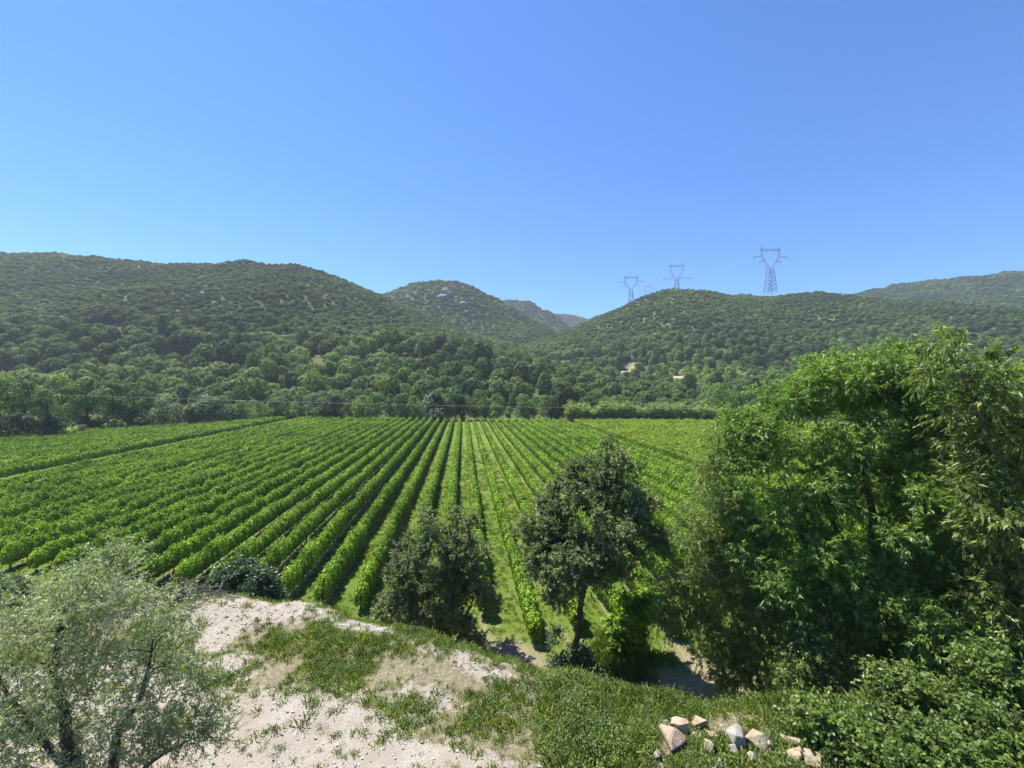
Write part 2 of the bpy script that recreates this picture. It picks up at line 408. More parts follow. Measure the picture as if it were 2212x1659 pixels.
def hill_hit(px, py, d0=150, d1=1500):
    D = np.linspace(d0, d1, 2700)
    p = np.stack([(px - 1106) / F * D, D, CAM_Z - (py - 829.5) / F * D], -1)
    h = hill_z(p[:, 0], p[:, 1])
    i = np.argmax(h >= p[:, 2])
    return np.array([p[i, 0], p[i, 1], h[i]])

def spaced(lo, hi, fine_lo, fine_hi, d, grow=1.13, dmax=60):
    c = list(np.arange(fine_lo, fine_hi + d * 0.5, d))
    s = d
    while c[-1] < hi: s = min(s * grow, dmax); c.append(c[-1] + s)
    s = d; pre = []
    q = fine_lo
    while q > lo: s = min(s * grow, dmax); q -= s; pre.append(q)
    return np.array(pre[::-1] + c)

def grid_object(name, xs, ys, zf, mat, attrs=None, smooth=True, label=None):
    X, Y = np.meshgrid(xs, ys)
    Z = zf(X, Y)
    nx, ny = len(xs), len(ys)
    i = np.arange(nx - 1)[None, :] + np.arange(ny - 1)[:, None] * nx
    f = np.stack([i, i + 1, i + nx + 1, i + nx], -1).reshape(-1, 4)
    me = MB().add(np.stack([X, Y, Z], -1).reshape(-1, 3), f).mesh(name, mat, smooth)
    for k, fn in (attrs or {}).items(): mesh_set_attr(me, k, fn(X, Y).ravel())
    o = link(name, me)
    return tag(o, label, None, None, 'structure')

def poly_mask(poly, x, y, soft=0.35):
    """1 inside a ground polygon, fading over soft metres"""
    P = np.asarray(poly)[:, :2]
    inside = np.zeros(x.shape, bool); bd = np.full(x.shape, 1e9)
    for a, b in zip(P, np.roll(P, -1, 0)):
        c = ((a[1] > y) != (b[1] > y)) & (x < (b[0] - a[0]) * (y - a[1]) / (b[1] - a[1] + 1e-12) + a[0])
        inside ^= c
        ab = b - a
        t = np.clip(((x - a[0]) * ab[0] + (y - a[1]) * ab[1]) / (ab @ ab + 1e-12), 0, 1)
        bd = np.minimum(bd, np.hypot(x - a[0] - t * ab[0], y - a[1] - t * ab[1]))
    sdist = np.where(inside, bd, -bd)
    return sstep(-soft, soft, sdist)

HOUSE_SPOTS = [(1352, 815), (1470, 832), (1366, 778)]
HOUSE_P = [hill_hit(*h) for h in HOUSE_SPOTS]
def hill_bare(x, y):
    b = np.zeros(x.shape)
    for p, r in zip(HOUSE_P, (8, 9, 5)):
        b = np.maximum(b, np.exp(-(((x - p[0] * y / p[1]) / (r * 1.0)) ** 4 + ((y - p[1] + 14) / (r * 2.4)) ** 4)))
    return b

hx = spaced(-1900, 1900, -620, 620, 7.0, 1.15, 50)
hy = spaced(120, 1800, 140, 640, 6.0, 1.08, 25)
grid_object('hills', hx, hy, hill_z, M['hill'], {'bare': hill_bare})

# one wide sheet under everything, out to the horizon
grid_object('ground', np.linspace(-6000, 6000, 41), np.linspace(-3000, 9000, 41), lambda x, y: np.full(x.shape, -1.2), M['hill'], {'bare': lambda x, y: np.zeros(x.shape)})

BARE_POLYS = [[gp(*q) for q in ((1290, 1450), (1400, 1438), (1500, 1455), (1660, 1500), (1640, 1530), (1400, 1510), (1300, 1490))],
              [gp(*q) for q in ((1440, 1385), (1480, 1400), (1600, 1470), (1560, 1490), (1480, 1440))],
              [gp(*q) for q in ((1100, 1375), (1150, 1400), (1200, 1440), (1130, 1450), (1040, 1420))],
              [gp(*q) for q in ((1000, 1350), (1075, 1380), (1060, 1420), (980, 1400))]]
def field_bare(x, y):
    b = np.zeros(x.shape)
    for P in BARE_POLYS: b = np.maximum(b, poly_mask(P, x, y, 0.5))
    u = row_u(x, y)
    b = np.maximum(b, 0.9 * np.exp(-((u - 33.6) / 0.55) ** 2))
    return b
grid_object('vineyard_ground', spaced(-165, 165, -30, 30, 0.6, 1.12, 5), spaced(8, 182, 12, 40, 0.5, 1.1, 4),
            lambda x, y: 0.08 * fbm(x / 3, y / 3, 3, 5), M['field'], {'bare': field_bare})

# the gravel terrace in the foreground with its bank down to the vines
TZ = 5.2
CREST = np.array([gp(*q, TZ)[:2] for q in ((-600, 1350), (0, 1335), (350, 1300), (560, 1312), (750, 1345), (960, 1408), (1200, 1476), (1350, 1512), (1500, 1545), (1750, 1545), (2212, 1500), (2900, 1480))])
def terrace_z(x, y):
    yc = np.interp(x, CREST[:, 0], CREST[:, 1]) + 1.3 * fbm(x / 1.7, x * 0 + 5, 4, 33)
    t = (y - yc) / 5.6
    z = (TZ + 0.6) * (1 - sstep(0.0, 1.0, t)) - 0.6
    z = z + 0.24 * fbm(x / 1.3, y / 1.3, 4, 21) * sstep(1.3, 0.7, t)
    lip = np.exp(-((y - yc + 0.7) / 0.7) ** 2) * 0.22 * sstep(-0.5, -5, x)       # heaped gravel along the crest
    return z + lip
GRAVEL_POLYS = [[gp(*q, TZ) for q in p] for p in (
    ((-300, 1480), (100, 1440), (300, 1400), (460, 1470), (520, 1500), (600, 1488), (720, 1490), (800, 1502), (880, 1540), (930, 1588), (1040, 1628), (1120, 1655), (1180, 1720), (600, 1900), (-600, 1900)),
    ((330, 1240), (560, 1255), (720, 1290), (860, 1355), (880, 1392), (800, 1385), (700, 1355), (570, 1352), (500, 1392), (560, 1425), (548, 1462), (480, 1500), (400, 1440), (340, 1350)),
    ((930, 1415), (1010, 1410), (1090, 1440), (1160, 1462), (1120, 1478), (1000, 1455)),
    ((860, 1470), (960, 1500), (1010, 1530), (930, 1545), (850, 1510)))]
def gravel_f(x, y):
    b = np.zeros(x.shape)
    for P in GRAVEL_POLYS: b = np.maximum(b, poly_mask(P, x, y, 0.95))
    return b
ter_x = spaced(-60, 60, -17, 14, 0.16, 1.15, 4)
ter_y = spaced(-40, 24, 7.5, 20, 0.16, 1.15, 3)
grid_object('gravel_terrace', ter_x, ter_y, terrace_z, M['terrace'], {'gravel': gravel_f})

# ------------------------------------------------------------------ leaves, trees
def leaf_cards(mb, pos, d, nrm, L, W, tint, fold=0.12, droop=0.08):
    N = len(pos)
    d = unit(d); s = unit(np.cross(d, nrm)); n = np.cross(s, d)
    L = np.broadcast_to(np.asarray(L, float), (N,))[:, None]; W = np.broadcast_to(np.asarray(W, float), (N,))[:, None]
    v0 = pos; v2 = pos + d * L - n * L * droop
    mid = pos + d * L * 0.45 + n * W * fold
    V = np.stack([v0, mid + s * W * 0.5, v2, mid - s * W * 0.5], 1).reshape(-1, 3)
    b = np.arange(N)[:, None] * 4
    f = np.concatenate([b + np.array([[0, 1, 2]]), b + np.array([[0, 2, 3]])])
    mb.add(V, f, np.repeat(np.broadcast_to(tint, (N,)), 4))

def cards(mb, pos, nrm, size, tint, r):
    """far foliage: small ragged four-cornered leaf sprays"""
    N = len(pos)
    nrm = unit(nrm); ref = unit(r.normal(size=(N, 3)))
    a = unit(np.cross(nrm, ref)); b = np.cross(nrm, a)
    size = np.broadcast_to(np.asarray(size, float), (N,))[:, None]
    k = r.uniform(0.55, 1.25, (N, 4, 1)) * size[:, None]
    bend = r.normal(0, 0.18, (N, 4, 1)) * size[:, None]
    V = np.stack([a, b, -a, -b], 1) * k * 0.6 + nrm[:, None] * bend + pos[:, None]
    f = np.arange(N * 4).reshape(-1, 4)
    mb.add(V.reshape(-1, 3), f, np.repeat(tint, 4))

def rand_dirs(r, n, up=0.0):
    d = r.normal(size=(n, 3)); d[:, 2] += up
    return unit(d)

def grow(seed, lobes, stems, n_clumps, clump_r, twigs, per_twig, L, W, twig_len=0.5, droop=0.25, up=0.35,
         leaf_up=1.0, shell=0.5, tint_mu=0.5, twig_r=0.006, flat=1.0, limb_r=0.05, spray=0.6):
    """stems: list of (points, radii). Returns (wood MB, leaf MB)."""
    r = np.random.default_rng(seed)
    wood, leaf = MB(), MB()
    nodes = []
    for pts, rad in stems:
        pts = np.array(pts, float); rad = np.array(rad, float)
        t = np.linspace(0, len(pts) - 1, 4 * (len(pts) - 1) + 1)
        path = np.stack([np.interp(t, range(len(pts)), pts[:, i]) for i in range(3)], 1)
        path[1:-1] += r.normal(0, 0.03, path[1:-1].shape) * (rad.max() * 4 + 0.3)
        rr = np.interp(t, range(len(pts)), rad)
        wood.tube(path, rr, 8)
        nodes += [(p, q) for p, q in zip(path[3:], rr[3:])]
    vol = np.array([np.prod(l[1]) ** 0.67 for l in lobes]); vol /= vol.sum()
    C = []
    tries = 0
    while len(C) < n_clumps and tries < n_clumps * 60:
        tries += 1
        c, rad = lobes[r.choice(len(lobes), p=vol)]
        d = unit(r.normal(size=3)); q = np.array(c) + d * np.array(rad) * r.uniform(0, 1) ** (1 / 3 * (1 - shell) + 0.05)
        if C and np.min(np.linalg.norm(np.array(C) - q, axis=1)) < clump_r * 0.62: continue
        C.append(q)
    C = np.array(C)
    NP = np.array([n[0] for n in nodes])
    order = np.argsort(np.min(np.linalg.norm(C[:, None] - NP[None], axis=2), axis=1))
    for ci in order:
        q = C[ci]
        NP = np.array([n[0] for n in nodes])
        dd = np.linalg.norm(NP - q, axis=1) + 1.2 * np.maximum(NP[:, 2] - q[2] + 0.2, 0)
        i = int(np.argmin(dd)); p0, r0 = nodes[i]
        ln = np.linalg.norm(q - p0)
        ra = min(r0 * 0.75, 0.012 + limb_r * ln / 2.5)
        t = np.linspace(0, 1, 5)[:, None]
        path = p0 + (q - p0) * t + np.array([0, 0, 1]) * (0.12 * ln * np.sin(t * math.pi)) + r.normal(0, 0.04 * ln, (5, 3)) * np.sin(t * math.pi)
        rr = np.linspace(ra, max(ra * 0.35, 0.006), 5)
        wood.tube(path, rr, 5)
        nodes += [(path[2], rr[2]), (path[3], rr[3]), (path[4], rr[4])]
    nc = len(C)
    # twigs
    ctint = r.normal(0, 0.10, nc); cr = clump_r * r.uniform(0.7, 1.25, nc)
    ci = np.repeat(np.arange(nc), twigs)
    T = len(ci)
    d = rand_dirs(r, T, up); d[:, 2] *= flat; d = unit(d)
    ctr = np.mean([l[0] for l in lobes], axis=0)
    a = C[ci] + d * (cr[ci] * r.uniform(0.0, 0.75, T))[:, None]
    tl = twig_len * r.uniform(0.6, 1.4, T)
    d2 = unit(d + 0.35 * rand_dirs(r, T) + np.array([0, 0, 0.15]))
    # thin twigs as three-sided stalks
    b = a + d2 * tl[:, None]; b[:, 2] -= droop * tl * 0.5
    s1 = unit(np.cross(d2, rand_dirs(r, T))); s2 = np.cross(d2, s1)
    w = twig_r
    V = np.stack([a + s1 * w, a - s1 * w * 0.5 + s2 * w * 0.8, a - s1 * w * 0.5 - s2 * w * 0.8, b], 1).reshape(-1, 3)
    bi = np.arange(T)[:, None] * 4
    wood.add(V, np.concatenate([bi + np.array([[0, 1, 3]]), bi + np.array([[1, 2, 3]]), bi + np.array([[2, 0, 3]])]))
    # leaves
    ti = np.repeat(np.arange(T), per_twig); N = len(ti)
    tt = r.uniform(0.1, 1.0, N)
    pos = a[ti] + (b[ti] - a[ti]) * tt[:, None]
    ld = unit(d2[ti] * (1 - spray) + rand_dirs(r, N) * spray + np.array([0, 0, -droop]))
    ln_ = unit(rand_dirs(r, N) * 0.75 + np.array([0, 0, leaf_up]) + sd_np * 0.15)
    sz = r.uniform(0.65, 1.25, N)
    tint = np.clip(tint_mu + ctint[ci[ti]] + r.normal(0, 0.16, N), 0, 1)
    leaf_cards(leaf, pos, ld, ln_, L * sz, W * sz, tint)
    return wood, leaf
sd_np = np.array(sd)

def plant(name, label, cat, base, wl, leaf_mat, wood_mat, crown='crown', wood='trunk', group=None):
    o = thing(name, label, cat, tuple(base), group)
    w, l = wl
    link(wood, w.mesh(wood, wood_mat, True), o)
    link(crown, l.mesh(crown, leaf_mat), o)
    return o

def rel(px, py, D, base):
    return at(px, py, D) - np.asarray(base)

# --- the dark oak beside the small one, in front of the rows
b2 = gp(1238, 1452); D2 = b2[1]
def lob(b, D, items):       # (px, py, half width px, half height px, depth offset m)
    out = []
    for px, py, w, h, dy in items:
        c = at(px, py, D) - b; c[1] += dy
        out.append((c, np.array([w / F * D, w / F * D * 0.95, h / F * D])))
    return out
oakL = lob(b2, D2, [(1275, 1120, 120, 90, 0), (1335, 1030, 62, 72, 0), (1180, 1130, 62, 85, 0.4), (1385, 1150, 52, 80, 0), (1235, 1200, 90, 50, -0.5), (1345, 1215, 66, 45, 0.3), (1255, 1050, 60, 52, 0.2), (1185, 1225, 40, 35, -0.4), (1200, 1268, 22, 20, -0.6), (1340, 980, 30, 24, 0)])
oakS = [([(0, 0, -0.4), rel(1243, 1400, D2, b2), rel(1256, 1310, D2, b2), rel(1272, 1230, D2, b2), rel(1300, 1120, D2, b2), rel(1335, 1010, D2, b2)], [0.2, 0.15, 0.13, 0.11, 0.08, 0.03]),
        ([rel(1258, 1300, D2, b2), rel(1230, 1220, D2, b2), rel(1200, 1130, D2, b2)], [0.09, 0.07, 0.03])]
plant('oak_tree', 'dark grey-green tree with one bare slim trunk, standing alone before the vines', 'tree', b2,
      grow(11, oakL, oakS, 150, 0.52, 42, 16, 0.125, 0.058, 0.28, 0.18, 0.3, 0.9, 0.55, 0.45), M['oak'], M['bark'])

# --- the smaller bushy one to its left
b1 = gp(938, 1402); D1 = b1[1]
bushL = lob(b1, D1, [(965, 1150, 60, 60, 0), (925, 1215, 85, 62, 0), (1000, 1220, 55, 70, 0.3), (890, 1290, 62, 60, -0.3), (1000, 1310, 72, 55, 0.2), (865, 1340, 50, 42, -0.4), (945, 1290, 70, 62, 0), (1000, 1365, 55, 30, 0)])
bushS = [([(0.1, 0, -0.4), rel(930, 1330, D1, b1), rel(915, 1240, D1, b1), rel(940, 1140, D1, b1)], [0.11, 0.09, 0.06, 0.02]),
         ([(0.5, 0.1, -0.4), rel(975, 1320, D1, b1), rel(985, 1230, D1, b1), rel(970, 1130, D1, b1)], [0.10, 0.08, 0.05, 0.02]),
         ([(0.9, 0, -0.4), rel(1005, 1340, D1, b1), rel(1030, 1270, D1, b1)], [0.08, 0.06, 0.02]),
         ([(-0.2, -0.1, -0.4), rel(890, 1350, D1, b1), rel(865, 1300, D1, b1)], [0.07, 0.05, 0.02])]
plant('bushy_oak_tree', 'small dark bushy tree with several stems branching from the ground', 'tree', b1,
      grow(12, bushL, bushS, 120, 0.52, 38, 16, 0.125, 0.058, 0.3, 0.18, 0.3, 0.9, 0.55, 0.47), M['oak'], M['bark'])

# --- the big ash on the right and its companions
b3 = gp(1890, 1530); D3 = b3[1]
ashL = lob(b3, D3, [(1850, 815, 85, 75, 0), (1920, 800, 60, 60, 0.3), (1965, 800, 50, 45, 0.2), (1690, 890, 60, 52, 0), (1750, 840, 45, 45, 0.2), (2010, 850, 70, 75, 0.3), (2040, 960, 80, 80, 0), (1780, 940, 110, 95, 0), (1960, 900, 100, 110, 0.5), (1660, 1050, 110, 95, -0.5), (1850, 1090, 170, 110, -0.8), (2060, 1060, 120, 150, 0.5), (1680, 1200, 120, 95, -0.8), (1880, 1260, 170, 95, -1.2), (2090, 1260, 110, 110, 0), (1760, 1350, 120, 75, -1.0), (1600, 950, 50, 60, -0.2), (1950, 1400, 110, 60, -0.6)])
ashS = [([(0, 0, -0.4), rel(1880, 1400, D3, b3), rel(1890, 1200, D3, b3), rel(1870, 1020, D3, b3), rel(1850, 850, D3, b3)], [0.24, 0.19, 0.15, 0.1, 0.03]),
        ([(0.4, 0.3, -0.4), rel(1980, 1300, D3, b3), rel(2010, 1120, D3, b3), rel(1990, 930, D3, b3)], [0.18, 0.15, 0.1, 0.03]),
        ([(-0.5, 0, -0.4), rel(1800, 1340, D3, b3), rel(1740, 1180, D3, b3), rel(1700, 1050, D3, b3)], [0.16, 0.12, 0.08, 0.03]),
        ([rel(1885, 1300, D3, b3), rel(1800, 1130, D3, b3), rel(1780, 960, D3, b3)], [0.13, 0.09, 0.03])]
plant('ash_tree', 'largest green tree with narrow leaves, filling the right side of the view', 'tree', b3,
      grow(13, ashL, ashS, 430, 0.72, 42, 14, 0.175, 0.05, 0.42, 0.4, 0.4, 0.8, 0.5, 0.5, spray=0.5), M['ash'], M['bark'])

b4 = gp(1665, 1515); D4 = b4[1]
wilL = lob(b4, D4, [(1540, 1080, 62, 72, 0), (1480, 1180, 70, 75, -0.3), (1570, 1200, 85, 85, 0), (1500, 1300, 85, 70, -0.4), (1590, 1330, 85, 75, -0.3), (1640, 1420, 70, 45, -0.3), (1560, 1420, 55, 40, -0.5), (1450, 1260, 40, 40, 0), (1545, 1005, 30, 42, 0)])
wilS = [([(0, 0, -0.4), rel(1630, 1440, D4, b4), rel(1580, 1320, D4, b4), rel(1550, 1180, D4, b4), rel(1545, 1030, D4, b4)], [0.10, 0.08, 0.06, 0.045, 0.015]),
        ([(-0.1, 0.1, -0.4), rel(1600, 1440, D4, b4), rel(1530, 1340, D4, b4), rel(1480, 1230, D4, b4)], [0.08, 0.065, 0.045, 0.015]),
        ([(0.15, 0, -0.4), rel(1650, 1420, D4, b4), rel(1630, 1330, D4, b4)], [0.07, 0.05, 0.02])]
plant('willow_tree', 'leaning multi-stemmed willow with thin grey-green leaves, left of the largest tree', 'tree', b4,
      grow(14, wilL, wilS, 130, 0.62, 34, 14, 0.17, 0.036, 0.45, 0.35, 0.4, 0.6, 0.5, 0.5, spray=0.5), M['willow'], M['bark'])

b5 = np.array([at(2190, 900, 13.2)[0], 13.2, 0.4])
walL = lob(b5, 13.2, [(2045, 770, 42, 50, 0), (2120, 860, 75, 80, 0), (2200, 990, 110, 110, 0), (2110, 1080, 75, 80, -0.5), (2220, 1180, 100, 110, -0.3), (2150, 1290, 75, 60, -0.5), (2280, 900, 80, 90, 0), (2010, 830, 32, 35, 0), (2250, 1320, 80, 60, -0.3)])
walS = [([(0, 0, -0.4), rel(2200, 1300, 13.2, b5), rel(2180, 1050, 13.2, b5), rel(2110, 880, 13.2, b5), rel(2045, 750, 13.2, b5)], [0.2, 0.16, 0.11, 0.06, 0.015]),
        ([rel(2195, 1200, 13.2, b5), rel(2240, 1000, 13.2, b5), rel(2280, 880, 13.2, b5)], [0.1, 0.07, 0.03])]
plant('chestnut_tree', 'tawny-tinged tree with long drooping leaves at the right edge', 'tree', b5,
      grow(15, walL, walS, 120, 0.62, 24, 11, 0.22, 0.068, 0.5, 0.55, 0.25, 0.7, 0.5, 0.5, spray=0.5), M['walnut'], M['bark_grey'])

b6 = np.array([at(2190, 900, 25)[0], 25, 0.0])
briL = lob(b6, 25, [(2150, 900, 90, 90, 0), (2260, 870, 110, 90, 0), (2200, 1050, 140, 110, 0), (2060, 990, 70, 90, 0), (2320, 1020, 90, 110, 0)])
briS = [([(0, 0, -0.3), rel(2190, 1100, 25, b6), rel(2180, 880, 25, b6)], [0.25, 0.18, 0.04]), ([rel(2190, 1150, 25, b6), rel(2270, 900, 25, b6)], [0.14, 0.04])]
plant('locust_tree', 'bright yellow-green tree showing behind the tawny one at the right edge', 'tree', b6,
      grow(16, briL, briS, 110, 1.1, 24, 12, 0.26, 0.12, 0.6, 0.3, 0.3, 0.9, 0.5, 0.55), M['bright'], M['bark'])

# --- the olive close by on the left
b7 = np.array([-7.7, 7.9, TZ - 0.05]); D7 = 7.9
oliL = lob(b7, D7, [(230, 1270, 75, 65, 0), (120, 1330, 105, 75, 0.2), (300, 1370, 105, 80, 0), (60, 1470, 110, 90, 0), (240, 1480, 140, 85, -0.4), (380, 1500, 80, 75, 0), (420, 1600, 75, 55, 0), (280, 1610, 120, 65, -0.3), (100, 1600, 110, 70, 0), (-60, 1400, 90, 90, 0.2), (-80, 1580, 90, 90, 0), (225, 1215, 32, 30, 0)])
oliS = [([(0, 0, -0.2), rel(150, 1600, D7, b7), rel(115, 1450, D7, b7), rel(140, 1320, D7, b7), rel(215, 1230, D7, b7)], [0.13, 0.09, 0.06, 0.045, 0.01]),
        ([(0.1, 0, -0.2), rel(250, 1600, D7, b7), rel(310, 1490, D7, b7), rel(330, 1380, D7, b7)], [0.1, 0.07, 0.04, 0.012]),
        ([(-0.1, 0.1, -0.2), rel(60, 1560, D7, b7), rel(-20, 1440, D7, b7)], [0.08, 0.05, 0.015]),
        ([(0.15, -0.1, -0.1), rel(330, 1640, D7, b7), rel(430, 1590, D7, b7)], [0.06, 0.04, 0.012])]
plant('olive_tree', 'airy grey-green olive tree on the gravel at the lower left', 'tree', b7,
      grow(17, oliL, oliS, 205, 0.32, 15, 17, 0.082, 0.021, 0.36, 0.05, 0.35, 0.35, 0.35, 0.55, 0.004, spray=0.55, limb_r=0.03), M['olive'], M['bark'])

# --- shrubs and brambles
def bush(name, label, cat, px, py, z, items, seed, mat, n, cr, tw, pt, L, W, **kw):
    b = gp(px, py, z); D = b[1]
    Ls = lob(b, D, items)
    stems = [([(0.15 * k - 0.3, 0, -0.3), c * 0.5, c * 0.85] if np.linalg.norm(c) > 0.2 else [(0, 0, -0.3), (0, 0, 0), (0, 0, 0.2)], [0.02, 0.012, 0.006]) for k, (c, _) in enumerate(Ls)]
    return plant(name, label, cat, b, grow(seed, Ls, stems, n, cr, tw, pt, L, W, **kw), mat, M['bark'], 'foliage', 'stem')
bush('leafy_shrub', 'dark blue-green leafy shrub at the row ends beside the brush heap', 'shrub', 525, 1312, 0.9,
     [(470, 1275, 42, 32, 0), (545, 1270, 48, 40, 0), (505, 1255, 42, 28, 0.3), (585, 1290, 28, 26, 0)], 31, M['shrub'], 55, 0.42, 26, 12, 0.14, 0.10, twig_len=0.3)
bush('weedy_shrub', 'tangle of pale blue-green shoots round the foot of the slim-trunked tree', 'shrub', 1235, 1470, 0.0,
     [(1212, 1440, 24, 22, 0), (1262, 1430, 22, 22, 0.2), (1205, 1375, 12, 12, 0), (1275, 1455, 20, 12, 0)], 32, M['shrub'], 30, 0.3, 22, 12, 0.10, 0.06, twig_len=0.3)
bush('vine_bush', 'unpruned leafy vine clump on tall grass right of the slim trunk', 'shrub', 1370, 1420, 0.0,
     [(1360, 1350, 38, 52, 0), (1385, 1310, 34, 32, 0.2), (1350, 1395, 28, 24, 0)], 33, M['vine'], 42, 0.34, 24, 12, 0.15, 0.13, twig_len=0.3)
brs = [('bramble thicket with pale leaves climbing at the right edge of the foreground', 2130, 1560, 5.2, [(2135, 1445, 45, 42, 0), (2085, 1510, 40, 32, -0.2), (2195, 1500, 50, 50, 0)], 34, 60),
       ('low bramble mound with glossy light leaves at the lower right corner', 2050, 1690, 5.2, [(2040, 1640, 70, 40, 0), (2165, 1610, 65, 52, 0), (1935, 1655, 45, 22, -0.1)], 35, 85),
       ('arching bramble sprays in front of the dark hollow under the largest tree', 1900, 1560, 5.0, [(1965, 1490, 50, 22, 0.2), (1880, 1540, 45, 18, 0), (1790, 1550, 40, 14, 0)], 36, 50),
       ('trailing leafy bramble right of the limestone rocks', 1830, 1640, 5.2, [(1830, 1610, 45, 20, 0), (1905, 1605, 35, 28, 0), (1765, 1575, 30, 12, 0.3)], 37, 45)]
for lb, px, py, z, items, sdn, n in brs:
    bush('bramble_bush', lb, 'bramble', px, py, z, items, sdn, M['bramble'], int(n * 0.62), 0.30, 24, 12, 0.085, 0.062, twig_len=0.32, spray=0.7, twig_r=0.004, tint_mu=0.45)
bush('young_elm_shrub', 'young shrub in shade at the foot of the largest tree', 'shrub', 1760, 1530, 2.0,
     [(1760, 1440, 60, 60, 0), (1720, 1480, 40, 35, 0), (1820, 1470, 45, 45, 0.3)], 38, M['willow'], 60, 0.36, 26, 12, 0.13, 0.05, twig_len=0.35)
bush('roadside_shrub', 'small leafy shrub at the left edge beyond the olive', 'shrub', -10, 1330, 3.0,
     [(-5, 1290, 40, 28, 0), (-60, 1280, 40, 32, 0)], 39, M['shrub'], 36, 0.34, 24, 12, 0.12, 0.07, twig_len=0.3)

# --- brush heap of cut branches
bb = gp(402, 1300, TZ); bb[2] = float(terrace_z(bb[0:1], bb[1:2])[0])
mb = MB(); r = np.random.default_rng(5)
for i in range(150):
    c = np.array([r.normal(-0.1, 0.55), r.normal(0, 0.45), abs(r.normal(0, 0.24)) + 0.02])
    d = unit([r.normal(), r.normal() * 0.7, r.normal() * 0.28]); ln = r.uniform(0.4, 1.3)
    bend = r.normal(0, 0.12, 3)
    t = np.linspace(-0.5, 0.5, 4)[:, None]
    p = c + d * t * ln + bend * (0.25 - t * t)
    p[:, 2] = np.maximum(p[:, 2], 0.0)
    mb.tube(p, np.linspace(r.uniform(0.012, 0.03), 0.006, 4), 4)
for a, b in (((-1.4, -0.2, 0.45), (0.0, -0.3, 0.7)), ((-0.9, 0, 0.3), (0.5, 0.2, 0.8))):
    mb.tube(np.linspace(a, b, 5) + r.normal(0, 0.04, (5, 3)), np.linspace(0.035, 0.012, 5), 5)
tag(link('brush_pile', mb.mesh('brush_pile', M['deadwood']), None, tuple(bb)), 'heap of dry cut branches beside the leafy shrub above the gravel', 'brush pile')

# ------------------------------------------------------------------ vine rows
def vine_meshes(seed, length=124.0):
    r = np.random.default_rng(seed)
    leaf, stem = MB(), MB()
    plants = np.arange(0.5, length, 1.05)
    vig = r.uniform(0.62, 1.2, len(plants)); vig[r.random(len(plants)) < 0.05] = 0.2
    ptint = r.normal(0, 0.13, len(plants))
    bands = [(0, 18, 900, 0.14), (18, 45, 560, 0.18), (45, 80, 300, 0.25), (80, length, 200, 0.31)]
    for a, b, dens, sz in bands:
        n = int((b - a) * dens)
        y = r.uniform(a, b, n)
        vg = np.interp(y, plants, vig) * (1 + 0.34 * np.cos(2 * math.pi * (y - 0.5) / 1.05)) * (1 + 0.5 * fbm(y * 0.35, y * 0 + 11 * seed, 3, seed + 6))
        keep = r.random(n) < np.clip(vg + 0.25, 0, 1); y = y[keep]; vg = vg[keep]; n = len(y)
        th = r.uniform(0, 2 * math.pi, n); rad = r.uniform(0.3, 1, n) ** 0.4
        wid = 0.34 * (0.7 + 0.4 * vg) + 0.07 * fbm(y * 0.9, y * 0 + seed, 3, seed)
        ct, sn = np.cos(th), np.sin(th)
        sq = (np.abs(ct) ** 4 + np.abs(sn) ** 4) ** -0.25          # boxy hedge section
        x = ct * sq * wid * rad
        top = 1.0 + 0.55 * vg + 0.35 * fbm(y * 1.3, y * 0 + 7 + seed, 3, seed + 4)
        zc = (top + 0.42) / 2; zh = (top - 0.42) / 2
        z = zc + sn * sq * zh * rad
        # loose shoots above and beside
        sh = r.random(n) < 0.05
        z[sh] = top[sh] + r.uniform(0, 0.28, sh.sum()); x[sh] *= 0.5
        x = x + 0.06 * fbm(y * 0.25, y * 0 + 3, 2, seed + 2)
        pos = np.stack([x, y, z], 1)
        out = np.stack([np.cos(th), r.normal(0, 0.5, n), np.sin(th) * 0.8], 1)
        nrm = unit(out * np.where(sn > 0.75, 0.6, 1.3)[:, None] + np.array([0, 0, 1.0]) * np.where(sn > 0.75, 0.8, 0.12)[:, None] + 0.5 * rand_dirs(r, n))
        d = unit(np.cross(nrm, rand_dirs(r, n)) + np.array([0, 0, -0.4]))
        s = sz * r.uniform(0.65, 1.2, n)
        tint = np.clip(0.42 + 0.22 * np.sin(th) * rad + np.interp(y, plants, ptint) + r.normal(0, 0.17, n), 0, 1)  # leaf colour painted lighter toward the row top, like light from above
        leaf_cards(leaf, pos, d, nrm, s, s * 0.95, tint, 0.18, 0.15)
    for y in plants:
        x0 = r.normal(0, 0.03)
        stem.tube([(x0, y, -0.1), (x0 + r.normal(0, 0.03), y + r.normal(0, 0.03), 0.35), (r.normal(0, 0.04), y, 0.72)], [0.04, 0.03, 0.022], 4, False)
    return leaf, stem
NV = 5
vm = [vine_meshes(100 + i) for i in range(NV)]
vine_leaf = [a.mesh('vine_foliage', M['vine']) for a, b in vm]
vine_stem = [b.mesh('vine_stems', M['bark']) for a, b in vm]
pm = MB().box((-0.035, -0.035, -0.3), (0.035, 0.035, 1.2)).mesh('end_post', M['deadwood'])

